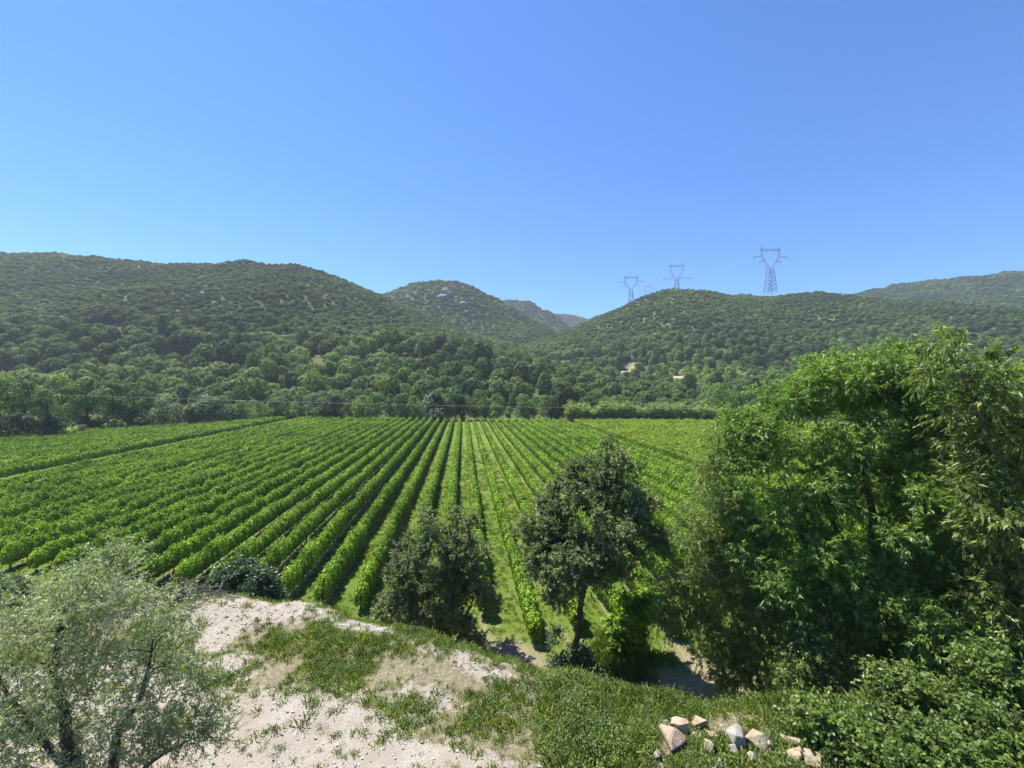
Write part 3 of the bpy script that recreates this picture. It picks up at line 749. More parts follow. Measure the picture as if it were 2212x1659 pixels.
NEAR = np.array([(-125, 40), (-90, 38), (-60, 34.5), (-36, 29.3), (-20, 26), (-12.3, 24.6), (-9, 23.6), (-5, 24.6), (-3, 25.2), (-0.5, 21.6), (1.2, 20.6), (4, 22.0), (6.5, 20.6), (9, 21.5), (20, 25), (40, 30), (90, 40)])
dirv = np.array([-math.sin(ROW_A), math.cos(ROW_A)]); perp = np.array([math.cos(ROW_A), math.sin(ROW_A)])
FAR_Y = lambda x: np.interp(x, [-130, -118, -95, -60, 0, 60, 120], [90, 92, 150, 146, 139, 136, 134])
GAPS = (-59.0, 33.6)
rng_v = np.random.default_rng(3)
rows = []
for k in range(-42, 44):
    u = ROW_U0 + ROW_S * k
    if abs(u - GAPS[0]) < ROW_S or abs(u - GAPS[1]) < ROW_S * 0.5: continue
    # start: where the row line crosses the near edge
    s = np.linspace(0, 170, 1700)
    P = perp * u + dirv * s[:, None]
    inside = (P[:, 1] > np.interp(P[:, 0], NEAR[:, 0], NEAR[:, 1])) & (P[:, 1] < FAR_Y(P[:, 0])) & (P[:, 0] > np.interp(P[:, 1], [60, 95, 152], [-128, -114, -90]))
    if inside.sum() < 60: continue
    i0, i1 = np.argmax(inside), len(s) - 1 - np.argmax(inside[::-1])
    rows.append((k, u, P[i0], s[i1] - s[i0]))
nl = sum(1 for q in rows if q[1] < GAPS[0])
cl = cr_ = 0
for (k, u, p0, ln) in rows:
    if u < GAPS[0]:
        n = nl - cl; cl += 1
        lb = ordinal(n) + ' vine row beyond the grassy gap, on the far left'
        gr = 'vine rows beyond the gap on the far left'
    elif u > GAPS[1]:
        cr_ += 1
        lb = ordinal(cr_) + ' yellow-green vine row right of the pale bare track'
        gr = 'yellow-green vine rows on the far right'
    elif k == 0:
        lb = 'vine row running straight away from behind the small bushy tree'; gr = 'vine rows in the middle block'
    elif k < 0:
        lb = ordinal(-k) + ' vine row to the left of the one behind the small bushy tree'; gr = 'vine rows in the middle block'
    else:
        lb = ordinal(k) + ' vine row to the right of the one behind the small bushy tree'; gr = 'vine rows in the middle block'
    o = thing('vine_row', lb, 'vine row', (p0[0], p0[1], 0), gr, ROW_A)
    i = int(rng_v.integers(NV))
    sy = ln / 124.0
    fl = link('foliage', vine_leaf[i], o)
    if u > GAPS[1]:
        fl.material_slots[0].link = 'OBJECT'; fl.material_slots[0].material = M['vine_yellow']
    fl.scale = (rng_v.choice([-1, 1]) * rng_v.uniform(0.92, 1.1), sy, rng_v.uniform(0.94, 1.06)); tag(fl, kind='stuff')
    st = link('vine_stems', vine_stem[i], o); st.scale = (1, sy, 1); tag(st, kind='stuff')
    link('end_post', pm, o, (0, 0.35, 0))

# ------------------------------------------------------------------ trees further off
def far_tree_mesh(seed, H, Wd, kind='round', ncards=1500, size=0.42):
    r = np.random.default_rng(seed)
    leaf, wood = MB(), MB()
    lobes = []
    nl_ = {'round': 13, 'tall': 12, 'feather': 18, 'bush': 9}[kind]
    zlo = {'round': 0.2, 'tall': 0.16, 'feather': 0.16, 'bush': 0.08}[kind]
    for i in range(nl_):
        f = (i + r.uniform(0, 1)) / nl_
        zz = zlo + (0.93 - zlo) * f
        prof = math.sin(math.pi * min(0.97, (f * 0.8 + 0.2))) ** (0.6 if kind != 'tall' else 0.9)
        a = r.uniform(0, 2 * math.pi); q = r.uniform(0.3, 0.75) * Wd / 2 * prof
        rr = Wd * r.uniform(0.17, 0.27) * (0.6 + 0.5 * prof) * (0.75 if kind == 'feather' else 1)
        lobes.append((np.array([q * math.cos(a), q * math.sin(a), zz * H - rr * 0.3]), rr))
    per = ncards // nl_
    for c, rr in lobes:
        d = rand_dirs(r, per, 0.35)
        bump = 1 + 0.25 * np.sin(d[:, 0] * 9 + c[0] * 5) * np.sin(d[:, 1] * 8 + c[2]) * np.sin(d[:, 2] * 7 + 1)
        rad = rr * bump * r.uniform(0.55, 1.08, per) ** 0.6
        pos = c + d * rad[:, None] * np.array([1, 1, 0.8])
        nrm = unit(d + 0.6 * rand_dirs(r, per) + np.array([0, 0, 0.25]))
        tint = np.clip(0.5 + r.normal(0, 0.12) + r.normal(0, 0.14, per), 0, 1)
        cards(leaf, pos, nrm, size * r.uniform(0.6, 1.3, per), tint, r)
    tr = H * 0.016 + 0.05
    wood.tube([(0, 0, -0.8), (0.05 * Wd * r.normal(0, .4), 0, H * 0.25), (0.06 * Wd * r.normal(0, .5), 0.03 * Wd, H * 0.5), (0, 0, H * 0.78)], [tr * 1.2, tr, tr * 0.7, tr * 0.2], 6)
    for c, rr in lobes[::2]:
        wood.tube([(0, 0, c[2] * 0.55), c * np.array([0.5, 0.5, 0.8]), c], [tr * 0.5, tr * 0.3, tr * 0.12], 4)
    return leaf, wood
FT = {}
def ft(key, seed, H, W, kind, mat, n=1500, size=0.42):
    l, w = far_tree_mesh(seed, H, W, kind, n, size)
    FT[key] = (l.mesh('crown', M[mat]), w.mesh('trunk', M['bark']))
for i in range(4): ft(('mid', i), 200 + i, 10, 9, 'round', 'mid', 2000)
for i in range(2): ft(('tall', i), 210 + i, 13, 7, 'tall', 'mid', 2000)
for i in range(3): ft(('feather', i), 220 + i, 15, 11, 'feather', 'mid', 3600, 0.36)
for i in range(2): ft(('silver', i), 230 + i, 8.5, 8.5, 'round', 'silver', 1800)
for i in range(2): ft(('dark', i), 240 + i, 9, 7, 'bush', 'dark', 1800)
for i in range(2): ft(('light', i), 250 + i, 10, 9, 'round', 'light', 1800)
ft(('yellow', 0), 260, 9, 8, 'round', 'yellow', 1800)
for i in range(2): ft(('scrub', i), 270 + i, 4.5, 6, 'bush', 'mid', 900)
rt = np.random.default_rng(9)
KIND_WORDS = {'mid': 'mid-green', 'tall': 'tall slender green', 'feather': 'tall feathery green', 'silver': 'silvery grey-green', 'dark': 'dense dark', 'light': 'light green', 'yellow': 'yellow-green', 'scrub': 'low bushy green'}
TREES = []
def tree_at(px, D, key, H, seg, base_z=None, wide=1.0):
    x = (px - 1106) / F * D
    z = float(hill_z(np.array([x]), np.array([D]))[0]) if base_z is None else base_z
    TREES.append((px, x, D, max(z, 0.0), key, H, seg, wide))
# left grove, close to the vines
for px, D, key, H in [(-60, 92, 'feather', 15), (0, 100, 'feather', 15.5), (55, 104, 'feather', 14.5), (100, 97, 'feather', 12.5), (130, 110, 'feather', 16), (190, 112, 'feather', 16), (240, 116, 'feather', 14.5),
                      (285, 120, 'feather', 14), (40, 93, 'dark', 7), (115, 96, 'dark', 6), (-30, 88, 'dark', 7), (330, 124, 'mid', 11), (300, 117, 'dark', 6.5), (350, 120, 'silver', 9), (385, 126, 'silver', 7.5), (440, 130, 'silver', 10), (475, 132, 'silver', 9.5),
                      (415, 124, 'dark', 6.5), (250, 110, 'scrub', 4), (520, 138, 'mid', 8), (500, 134, 'dark', 6), (560, 145, 'light', 7), (600, 150, 'mid', 8), (180, 103, 'silver', 3.2), (545, 150, 'silver', 7.5), (365, 130, 'light', 10)]:
    tree_at(px, D, key, H, 'left', 0.0)
hp = np.random.default_rng(77)
for px in np.arange(-90, 600, 17.0):
    Dh = np.interp(px, [-90, 0, 150, 330, 560, 600], [90, 95, 106, 120, 150, 154]) + hp.uniform(-1.5, 3)
    if 128 < px < 180: continue
    tree_at(px + hp.uniform(-5, 5), Dh, ['dark', 'scrub', 'dark', 'scrub', 'silver'][int(hp.integers(5))], hp.uniform(3.2, 5.6), 'left', 0.0)
# the line closing the vineyard
x_ = 620
seq = ['mid', 'mid', 'silver', 'mid', 'dark', 'mid', 'light', 'mid', 'tall', 'mid']
i = 0
while x_ < 1225:
    tree_at(x_, 148 + rt.uniform(-3, 5), seq[i % len(seq)], rt.uniform(7, 10.5), 'far')
    x_ += rt.uniform(20, 34); i += 1
for px, D, key, H in [(835, 170, 'yellow', 10.5), (945, 146, 'dark', 10.5), (930, 152, 'dark', 12), (1195, 142, 'dark', 7.5), (1205, 150, 'dark', 11), (1060, 150, 'mid', 12), (1130, 150, 'light', 10), (985, 150, 'mid', 13), (700, 155, 'silver', 10), (760, 155, 'mid', 11.5), (880, 155, 'mid', 12)]:
    tree_at(px, D, key, H, 'far')
# behind the cane on the right
x_ = 1240
while x_ < 1720:
    tree_at(x_, 160 + rt.uniform(-6, 10), ['mid', 'light', 'mid', 'dark', 'scrub', 'light'][i % 6], rt.uniform(5, 8.5), 'right')
    x_ += rt.uniform(22, 36); i += 1
for px, D, key, H in [(1545, 150, 'light', 14), (1560, 141, 'dark', 6.5), (1600, 150, 'light', 10), (1590, 139, 'dark', 6), (1640, 143, 'mid', 9), (1690, 142, 'mid', 10), (1625, 150, 'mid', 11)]:
    tree_at(px, D, key, H, 'right')
segc = {}
for px, x, D, z, key, H, seg, wide in sorted(TREES):
    segc.setdefault((seg, key), []).append(px)
SEGT = {'left': 'in the grove left of the vines', 'far': 'in the tree line closing the vineyard', 'right': 'behind the cane on the right'}
cnt = {}
for px, x, D, z, key, H, seg, wide in sorted(TREES):
    n = cnt[(seg, key)] = cnt.get((seg, key), 0) + 1
    tot = len(segc[(seg, key)])
    lb = (ordinal(n) + ' ' if tot > 1 else 'only ') + KIND_WORDS[key] + ' tree ' + ('from the left ' if tot > 1 else '') + SEGT[seg]
    vs_ = [k for k in FT if k[0] == key]
    lf, wd = FT[vs_[int(rt.integers(len(vs_)))]]
    h0 = {'mid': 10, 'tall': 13, 'feather': 15, 'silver': 8.5, 'dark': 9, 'light': 10, 'yellow': 9, 'scrub': 4.5}[key]
    s = H / h0
    o = thing(key_name := {'mid': 'broadleaf_tree', 'tall': 'poplar_tree', 'feather': 'locust_tree', 'silver': 'silver_leaved_tree', 'dark': 'evergreen_tree', 'light': 'pale_broadleaf_tree', 'yellow': 'yellow_tree', 'scrub': 'scrub_tree'}[key], lb, 'tree', (x, D, z), 'trees ' + SEGT[seg], rt.uniform(0, 6.28))
    c = link('crown', lf, o); t = link('trunk', wd, o)
    w = s * rt.uniform(0.9, 1.15)
    c.scale = (w, w, s); t.scale = (s, s, s)

# --- giant cane along the far edge
def cane_bed(name, label, pa, pb, depth, n, H, seed):
    r = np.random.default_rng(seed); mb = MB()
    t = r.uniform(0, 1, n)
    base = np.asarray(pa)[None] * (1 - t[:, None]) + np.asarray(pb)[None] * t[:, None]
    base[:, 1] += r.uniform(0, depth, n); base[:, 2] = -0.1
    h = H * r.uniform(0.55, 1.12, n) * (1 + 0.8 * fbm(t * 36, t * 0, 4, seed))
    lean = r.normal(0, 0.13, (n, 2))
    tips = base + np.stack([lean[:, 0] * h, lean[:, 1] * h, h], 1)
    for k in range(11):
        f = r.uniform(0.25, 1.0, n) ** 0.7
        p = base + (tips - base) * f[:, None]
        d = rand_dirs(r, n); d[:, 2] = np.abs(d[:, 2]) * 0.5 + 0.3
        leaf_cards(mb, p, d, rand_dirs(r, n, 0.8), r.uniform(0.7, 1.3, n), 0.13, np.clip(0.3 + 0.45 * f + r.normal(0, 0.12, n), 0, 1), 0.1, 0.45)
    s1 = np.array([0.025, 0, 0]); s2 = np.array([0, 0.025, 0])
    V = np.stack([base + s1, base - s1 + s2, base - s2, tips], 1).reshape(-1, 3); bi = np.arange(n)[:, None] * 4
    mb.add(V, np.concatenate([bi + np.array([[0, 1, 3]]), bi + np.array([[1, 2, 3]]), bi + np.array([[2, 0, 3]])]), 0.2)
    tag(link(name, mb.mesh(name, M['cane'])), label, 'cane', None, 'stuff')
cane_bed('cane_bed', 'long band of pale giant cane behind the right-hand vines', gp(1225, 912), (68, 138, 0), 5, 2600, 5.4, 41)
cane_bed('cane_bed', 'short clump of giant cane at the end of the left gap', at(615, 900, 149), at(690, 900, 147), 3, 350, 3.6, 42)
cane_bed('cane_bed', 'small clump of giant cane below the left grove', at(520, 900, 147), at(585, 900, 149), 3, 260, 3.0, 43)

# ------------------------------------------------------------------ scattered stuff (geometry nodes)
def scatter(name, label, cat, pos, rz, scl, tint, vid, variants, tilt=None):
    """one object of kind stuff: small copies of a few meshes on a cloud of points"""
    N = len(pos)
    me = bpy.data.meshes.new(name)
    me.vertices.add(N); me.vertices.foreach_set('co', np.asarray(pos, np.float32).ravel())
    rot = np.zeros((N, 3), np.float32); rot[:, 2] = rz
    if tilt is not None: rot[:, :2] = tilt
    a = me.attributes.new('rot', 'FLOAT_VECTOR', 'POINT'); a.data.foreach_set('vector', rot.ravel())
    sc = np.asarray(scl, np.float32)
    if sc.ndim == 1: sc = np.repeat(sc[:, None], 3, 1)
    a = me.attributes.new('scl', 'FLOAT_VECTOR', 'POINT'); a.data.foreach_set('vector', np.ascontiguousarray(sc).ravel())
    mesh_set_attr(me, 'tint_i', tint)
    a = me.attributes.new('vid', 'INT', 'POINT'); a.data.foreach_set('value', np.asarray(vid, np.int32))
    o = link(name, me)
    col = bpy.data.collections.new(name + '_kinds')
    for i, v in enumerate(variants):
        vo = bpy.data.objects.new('%s_kind_%02d' % (name, i), v); col.objects.link(vo)
    ng = bpy.data.node_groups.new(name + '_scatter', 'GeometryNodeTree')
    ng.interface.new_socket('Geometry', in_out='INPUT', socket_type='NodeSocketGeometry')
    ng.interface.new_socket('Geometry', in_out='OUTPUT', socket_type='NodeSocketGeometry')
    nd = ng.nodes
    gi = nd.new('NodeGroupInput'); go = nd.new('NodeGroupOutput')
    ci = nd.new('GeometryNodeCollectionInfo'); ci.inputs['Collection'].default_value = col
    ci.inputs['Separate Children'].default_value = True; ci.inputs['Reset Children'].default_value = True
    ip = nd.new('GeometryNodeInstanceOnPoints'); ip.inputs['Pick Instance'].default_value = True
    def na(n, t):
        q = nd.new('GeometryNodeInputNamedAttribute'); q.data_type = t; q.inputs['Name'].default_value = n; return q.outputs['Attribute']
    lk = ng.links.new
    lk(gi.outputs[0], ip.inputs['Points']); lk(ci.outputs[0], ip.inputs['Instance'])
    lk(na('vid', 'INT'), ip.inputs['Instance Index']); lk(na('rot', 'FLOAT_VECTOR'), ip.inputs['Rotation']); lk(na('scl', 'FLOAT_VECTOR'), ip.inputs['Scale'])
    lk(ip.outputs[0], go.inputs[0])
    m = o.modifiers.new('scatter', 'NODES'); m.node_group = ng
    return tag(o, label, cat, None, 'stuff')

# forest on the hills
def dome_mesh(seed, rad, H, n):
    """one rounded crown of a far-off wood: a few overlapping domes of leaf sprays"""
    r = np.random.default_rng(seed); mb = MB()
    lobes = [(np.array([0, 0, H * 0.52]), rad * 0.85)]
    for k in range(5):
        a = k * 1.26 + r.uniform(-0.4, 0.4)
        lobes.append((np.array([rad * 0.55 * math.cos(a), rad * 0.55 * math.sin(a), H * r.uniform(0.3, 0.62)]), rad * r.uniform(0.42, 0.62)))
    C = np.array([l[0] for l in lobes]); Rr = np.array([l[1] for l in lobes])
    k = r.choice(len(lobes), n, p=Rr ** 2 / (Rr ** 2).sum())
    d = rand_dirs(r, n, 0.45)
    st = np.array([1, 1, H / (2 * rad) * 0.95])
    pos = C[k] + d * (Rr[k] * r.uniform(0.82, 1.06, n))[:, None] * st
    nrm = unit(d / st + 0.38 * rand_dirs(r, n))
    cards(mb, pos, nrm, 0.62 * r.uniform(0.6, 1.3, n), np.clip(0.5 + r.normal(0, 0.16, n), 0, 1), r)
    return mb
fkinds = []
for i in range(7):
    fkinds.append(dome_mesh(300 + i, 2.9 if i < 5 else 2.0, 5.6 if i < 5 else 7.5, 620).mesh('forest_crown', M['forest']))
rf = np.random.default_rng(21)
def sample_forest(x0, x1, y0, y1, sp):
    xs = np.arange(x0, x1, sp); ys = np.arange(y0, y1, sp)
    X, Y = np.meshgrid(xs, ys); X = X.ravel() + rf.uniform(-0.5, 0.5, X.size) * sp; Y = Y.ravel() + rf.uniform(-0.5, 0.5, Y.size) * sp
    return X, Y
Xl, Yl = sample_forest(-480, 480, 150, 340, 6.0)
Xa, Ya = sample_forest(-760, 760, 200, 560, 3.9)
kl = hill_z(Xl, Yl, False) < 34 + 16 * fbm(Xl / 30, Yl / 30, 3, 91); Xl, Yl = Xl[kl], Yl[kl]
ka = hill_z(Xa, Ya, False) >= 34 + 16 * fbm(Xa / 30, Ya / 30, 3, 91); Xa, Ya = Xa[ka], Ya[ka]
Xb, Yb = sample_forest(-900, 1150, 560, 1420, 5.6)
X = np.concatenate([Xl, Xa, Xb]); Y = np.concatenate([Yl, Ya, Yb])
far_ = np.concatenate([np.zeros(len(Xl) + len(Xa), bool), np.ones(len(Xb), bool)])
ok = (np.abs(X) < Y * 1.36 + 30) & (np.hypot(X * 0.75, Y) > 166)
X, Y, far_ = X[ok], Y[ok], far_[ok]
Z = hill_z(X, Y)
# leave out trees that stand deep behind a nearer ridge
vis = np.ones(len(X), bool)
top = Z + 10 + 18
for f in np.linspace(0.2, 0.985, 34):
    hz = hill_z(X * f, Y * f, False)
    vis &= hz <= CAM_Z + (top - CAM_Z) * f
bare = hill_bare(X, Y)
vis &= bare < 0.42
# thin openings
vis &= fbm(X / 40, Y / 40, 3, 77) > -0.36
X, Y, Z, far_ = X[vis], Y[vis], Z[vis], far_[vis]
N = len(X)
rise = Z
low = sstep(75, 18, rise)                      # taller, lighter woods on the lower slopes, scrubby oak above
s = np.where(far_, 1.0, 0.66 + 0.66 * low) * rf.uniform(0.65, 1.35, N)
sc = np.stack([s, s, s * rf.uniform(0.75, 1.1, N) * (1 + 0.25 * low)], 1)
sc[:, 2] *= np.where(far_, 0.75, 0.9)
patch = fbm(X / 55, Y / 55, 3, 55)
tint = np.clip(0.40 + 0.26 * low + 1.5 * patch + rf.normal(0, 0.22, N), 0, 1)
dk = rf.random(N) < 0.10; tint[dk] *= 0.25
GROVES = [hill_hit(*q) for q in ((930, 782), (870, 770), (690, 772), (385, 778), (1120, 835), (1070, 822), (485, 800), (1255, 800), (1760, 660), (2100, 720), (250, 700))]
drop = np.zeros(N, bool)
for gp_ in GROVES:
    dist = gp_[1]; lat = np.abs(X - gp_[0] * Y / dist) + 6 * fbm(X / 8, Y / 8, 2, 12); dep = Y - dist
    wd_ = 0.045 * dist
    if dist < 330: drop |= (lat < wd_) & (dep > -0.045 * dist) & (dep < 0)
    m_ = (lat < wd_ * 1.15) & (dep >= 0) & (dep < 0.06 * dist)
    sc[m_] *= 1.25; sc[m_, 2] *= 1.2; tint[m_] *= 0.3  # taller stand; the dark tint paints in its shaded face
X, Y, Z, sc, tint, low = X[~drop], Y[~drop], Z[~drop], sc[~drop], tint[~drop], low[~drop]
N = len(X)
vid = rf.integers(0, 5, N); tl_ = (low > 0.4) & (rf.random(N) < 0.25); vid[tl_] = rf.integers(5, 7, tl_.sum())
side = np.where(X / Y < -0.30, 0, np.where(X / Y < 0.11, 1, 2))
for sidx, lb in enumerate(('dense oak scrub forest covering the left hill', 'forest covering the rocky middle hills', 'green forest covering the right-hand hills below the pylons')):
    m = side == sidx
    scatter('forest', lb, 'forest', np.stack([X, Y, Z - 0.6], 1)[m], rf.uniform(0, 6.28, m.sum()), sc[m], tint[m], vid[m], fkinds)

ROCKS = [  # px, py of the middle, width px, height px, colour, shape seed, label
    (1470, 1576, 48, 34, 'pink', 1, 'tilted pinkish slab at the back left of the rock heap'),
    (1448, 1606, 70, 38, 'pink', 2, 'broad rounded pink rock at the left end of the rock heap'),
    (1516, 1568, 34, 28, 'pink', 3, 'blocky pink rock standing highest at the back of the heap'),
    (1541, 1590, 24, 24, 'pink', 4, 'small pink rock below the highest block of the heap'),
    (1532, 1616, 28, 34, 'tan', 5, 'pointed tan rock poking from weeds mid heap'),
    (1596, 1598, 52, 46, 'grey', 6, 'large rough grey boulder in the middle of the heap'),
    (1589, 1628, 27, 22, 'grey', 7, 'small smooth blue-grey stone before the large grey boulder'),
    (1641, 1608, 48, 40, 'tan', 8, 'large tan rock touching the right of the grey boulder'),
    (1626, 1642, 30, 24, 'grey', 9, 'grey stone half buried before the large tan rock'),
    (1663, 1618, 22, 26, 'tan', 10, 'narrow tan stone leaning on the large tan rock'),
    (1696, 1605, 22, 18, 'pink', 11, 'little pink stone in the gap right of the tan rocks'),
    (1716, 1610, 30, 30, 'tan', 12, 'steep pointed pale rock on the right part of the heap'),
    (1718, 1636, 46, 28, 'pink', 13, 'wide pinkish block under the pointed pale rock'),
    (1742, 1636, 18, 18, 'tan', 14, 'small pale stone wedged right of the wide pinkish block'),
    (1764, 1654, 46, 26, 'tan', 15, 'long flat tan slab at the right end of the rock heap'),
    (1421, 1636, 22, 15, 'pink', 16, 'little pink stone in front of the broad rounded rock'),
    (1556, 1652, 26, 14, 'grey', 17, 'low grey stone nearly hidden by weeds at the bottom of the heap'),
    (1503, 1592, 20, 14, 'tan', 18, 'tiny pale stone between the slab and the highest block'),
]
ROCK_SPOTS = [(*gp(q[0], min(q[1] + q[3] * 0.42, 1690), TZ)[:2], q[2] / 90.0) for q in ROCKS]

# grass tufts, weeds and loose stones on the terrace
def tuft_mesh(seed, n, h, spread, w=0.012):
    r = np.random.default_rng(seed); mb = MB()
    base = np.stack([r.normal(0, spread, n), r.normal(0, spread, n), np.full(n, -0.02)], 1)
    d = rand_dirs(r, n); d[:, 2] = np.abs(d[:, 2]) + 0.9
    leaf_cards(mb, base, unit(d), rand_dirs(r, n), h * r.uniform(0.5, 1.2, n), w, np.clip(r.normal(0.45, 0.25, n), 0, 1), 0.1, 0.35)
    return mb.mesh('grass_tuft', M['grass'])
def weed_mesh(seed, n, h, spread, L, W):
    r = np.random.default_rng(seed); mb = MB()
    pos = np.stack([r.normal(0, spread, n), r.normal(0, spread, n), r.uniform(0.0, h, n)], 1)
    d = rand_dirs(r, n, 0.3)
    leaf_cards(mb, pos, d, rand_dirs(r, n, 1.5), L * r.uniform(0.6, 1.3, n), W, np.clip(r.normal(0.5, 0.2, n), 0, 1))
    return mb.mesh('weed', M['weed'])
tufts = [tuft_mesh(400 + i, 24, 0.09 + 0.05 * i, 0.085, 0.008) for i in range(4)]
weeds = [weed_mesh(410 + i, 34, 0.07 + 0.045 * i, 0.06 + 0.012 * i, 0.036 + 0.008 * i, 0.018 + 0.005 * i) for i in range(4)]
rs = np.random.default_rng(31)
def cover(n, x0, x1, y0, y1):
    x = rs.uniform(x0, x1, n); y = rs.uniform(y0, y1, n)
    return x, y
x, y = cover(80000, -19, 15, 6.5, 17.5)
yc = np.interp(x, CREST[:, 0], CREST[:, 1])
g_ = gravel_f(x, y) + 1.5 * fbm(x / 1.1, y / 1.1, 4, 61)
patchy = fbm(x / 1.6, y / 1.6, 3, 62)
keep = (y < yc + 4) & (rs.random(len(x)) < np.where(g_ > 0.5, 0.03 + 0.25 * sstep(1.0, 0.45, g_), np.clip(0.34 + 2.4 * patchy + 0.55 * sstep(0.5, 4, x), 0.06, 1)))
for q in ROCK_SPOTS: keep &= ((x - q[0]) / (q[2] * 0.30)) ** 2 + ((y - q[1] - 0.05) / (q[2] * 0.28)) ** 2 > 1 + 0.6 * rs.random(len(x))
x, y = x[keep], y[keep]; pt = patchy[keep]
right = sstep(-1.0, 3.5, x)
z = terrace_z(x, y)
isw = rs.random(len(x)) < np.clip(0.22 + 0.9 * pt + 0.12 * right, 0.05, 0.7)
for nm, lb, ct, m, vr in (('grass', 'rough green grass growing over the terrace edge', 'grass', ~isw, tufts), ('weeds', 'low leafy weeds among the grass on the terrace', 'weeds', isw, weeds)):
    n = m.sum()
    scatter(nm, lb, ct, np.stack([x, y, z], 1)[m], rs.uniform(0, 6.28, n), rs.uniform(0.4, 1.15, n) * (0.75 + 0.3 * right[m]) * (0.75 + 1.1 * np.clip(pt[m] + 0.15, 0, 0.5)), np.clip(np.where(rs.random(n) < 0.26, 1.0, rs.normal(0.5, 0.22, n) - 0.6 * pt[m]), 0, 1), rs.integers(0, 4, n), vr)

# grass in the vineyard alleys, nearest part
x, y = cover(110000, -40, 34, 16, 100)
keep = rs.random(len(x)) < np.clip((26 / y) ** 1.6, 0, 1) * sstep(100, 45, y)
x, y = x[keep], y[keep]
ph = (row_u(x, y) - ROW_U0) / ROW_S; dd = np.abs(ph - np.floor(ph) - 0.5)
keep = (dd < 0.36 + 0.1 * fbm(x, y, 2, 3)) & (field_bare(x, y) < 0.5) & (fbm(x / 2.5, y / 2.5, 3, 63) > -0.16)
keep &= y > np.interp(x, CREST[:, 0], CREST[:, 1]) + 4.5
x, y = x[keep], y[keep]; n = len(x)
scatter('alley_grass', 'mown grass in the alleys between the vine rows', 'grass', np.stack([x, y, np.zeros(n)], 1), rs.uniform(0, 6.28, n), rs.uniform(0.5, 1.0, n) * np.clip(y / 28, 0.9, 1.7), np.clip(rs.normal(0.74, 0.14, n), 0, 1), rs.integers(0, 4, n), tufts)
# tall bright grass right of the slim trunk
c0 = gp(1345, 1420); n = 420
scatter('tall_grass', 'tall bright grass to the right of the slim tree trunk', 'grass', np.stack([rs.normal(c0[0], 0.55, n), rs.normal(c0[1], 0.8, n), np.zeros(n)], 1), rs.uniform(0, 6.28, n), np.stack([np.full(n, 1.6), np.full(n, 1.6), rs.uniform(1.8, 3.6, n)], 1), rs.uniform(0.5, 0.8, n), rs.integers(0, 4, n), tufts)

def stone_mesh(seed, sx=1, sy=1, sz=0.7, n=14):
    r = np.random.default_rng(seed)
    bm = bmesh.new()
    for p in unit(r.normal(size=(n, 3))) * r.uniform(0.75, 1.05, (n, 1)) * np.array([sx, sy, sz]): bm.verts.new(p)
    res = bmesh.ops.convex_hull(bm, input=bm.verts)
    bmesh.ops.delete(bm, geom=[v for v in bm.verts if not v.link_faces], context='VERTS')
    bmesh.ops.recalc_face_normals(bm, faces=bm.faces)
    return bm
gst = []
for i in range(4):
    bm = stone_mesh(500 + i, 1, 0.8, 0.6, 10); me = bpy.data.meshes.new('pebble'); bm.to_mesh(me); bm.free(); me.materials.append(M['gravel']); gst.append(me)
x, y = cover(70000, -17, 6, 7.0, 15.5)
yc = np.interp(x, CREST[:, 0], CREST[:, 1])
g_ = gravel_f(x, y) + 0.5 * fbm(x / 0.9, y / 0.9, 3, 61)
keep = (y < yc + 1.2) & (rs.random(len(x)) < np.where(g_ > 0.45, 0.42, 0.05))
x, y = x[keep], y[keep]; n = len(x)
sz = 0.010 + 0.045 * rs.random(n) ** 7 + 0.012 * np.exp(-((y - yc[keep] + 0.6) / 0.8) ** 2)
scatter('gravel', 'pale loose limestone gravel on the terrace', 'gravel', np.stack([x, y, terrace_z(x, y) + sz * 0.25], 1), rs.uniform(0, 6.28, n), sz, rs.beta(2, 1.6, n), rs.integers(0, 4, n), gst, rs.uniform(-0.5, 0.5, (n, 2)))

# ------------------------------------------------------------------ limestone rocks
for px, py, w, h, colr, sdn, lb in ROCKS:
    b = gp(px, min(py + h * 0.42, 1690), TZ); D = b[1]
    W_, H_ = w / F * D, h / F * D
    bm = stone_mesh(600 + sdn, W_ * 0.58, W_ * 0.5, H_ * 0.66, 13)
    bmesh.ops.bevel(bm, geom=list(bm.edges), offset=W_ * 0.03, segments=1, affect='EDGES', clamp_overlap=True)
    bmesh.ops.triangulate(bm, faces=bm.faces)
    bmesh.ops.subdivide_edges(bm, edges=[e for e in bm.edges if e.calc_length() > W_ * 0.2], cuts=1)
    for v_ in bm.verts:
        c_ = v_.co
        if c_.length > W_ * 0.8: v_.co = c_ * (W_ * 0.6 / c_.length); c_ = v_.co
        v_.co *= 1 + 0.16 * float(fbm(np.array([c_.x * 9 + c_.z * 5 + sdn]), np.array([c_.y * 9 - c_.z * 7]), 3, sdn)[0])
    bmesh.ops.triangulate(bm, faces=bm.faces)
    me = bpy.data.meshes.new('rock'); bm.to_mesh(me); bm.free(); me.materials.append(M['rock_' + colr])
    o = link('rock', me, None, (b[0], b[1] + W_ * 0.2, float(terrace_z(np.array([b[0]]), np.array([b[1]]))[0]) + H_ * 0.32))
    o.rotation_euler = (random.uniform(-0.15, 0.15), random.uniform(-0.25, 0.25), random.uniform(-0.5, 0.5))
    tag(o, lb, 'rock', 'limestone rocks heaped in the grass')

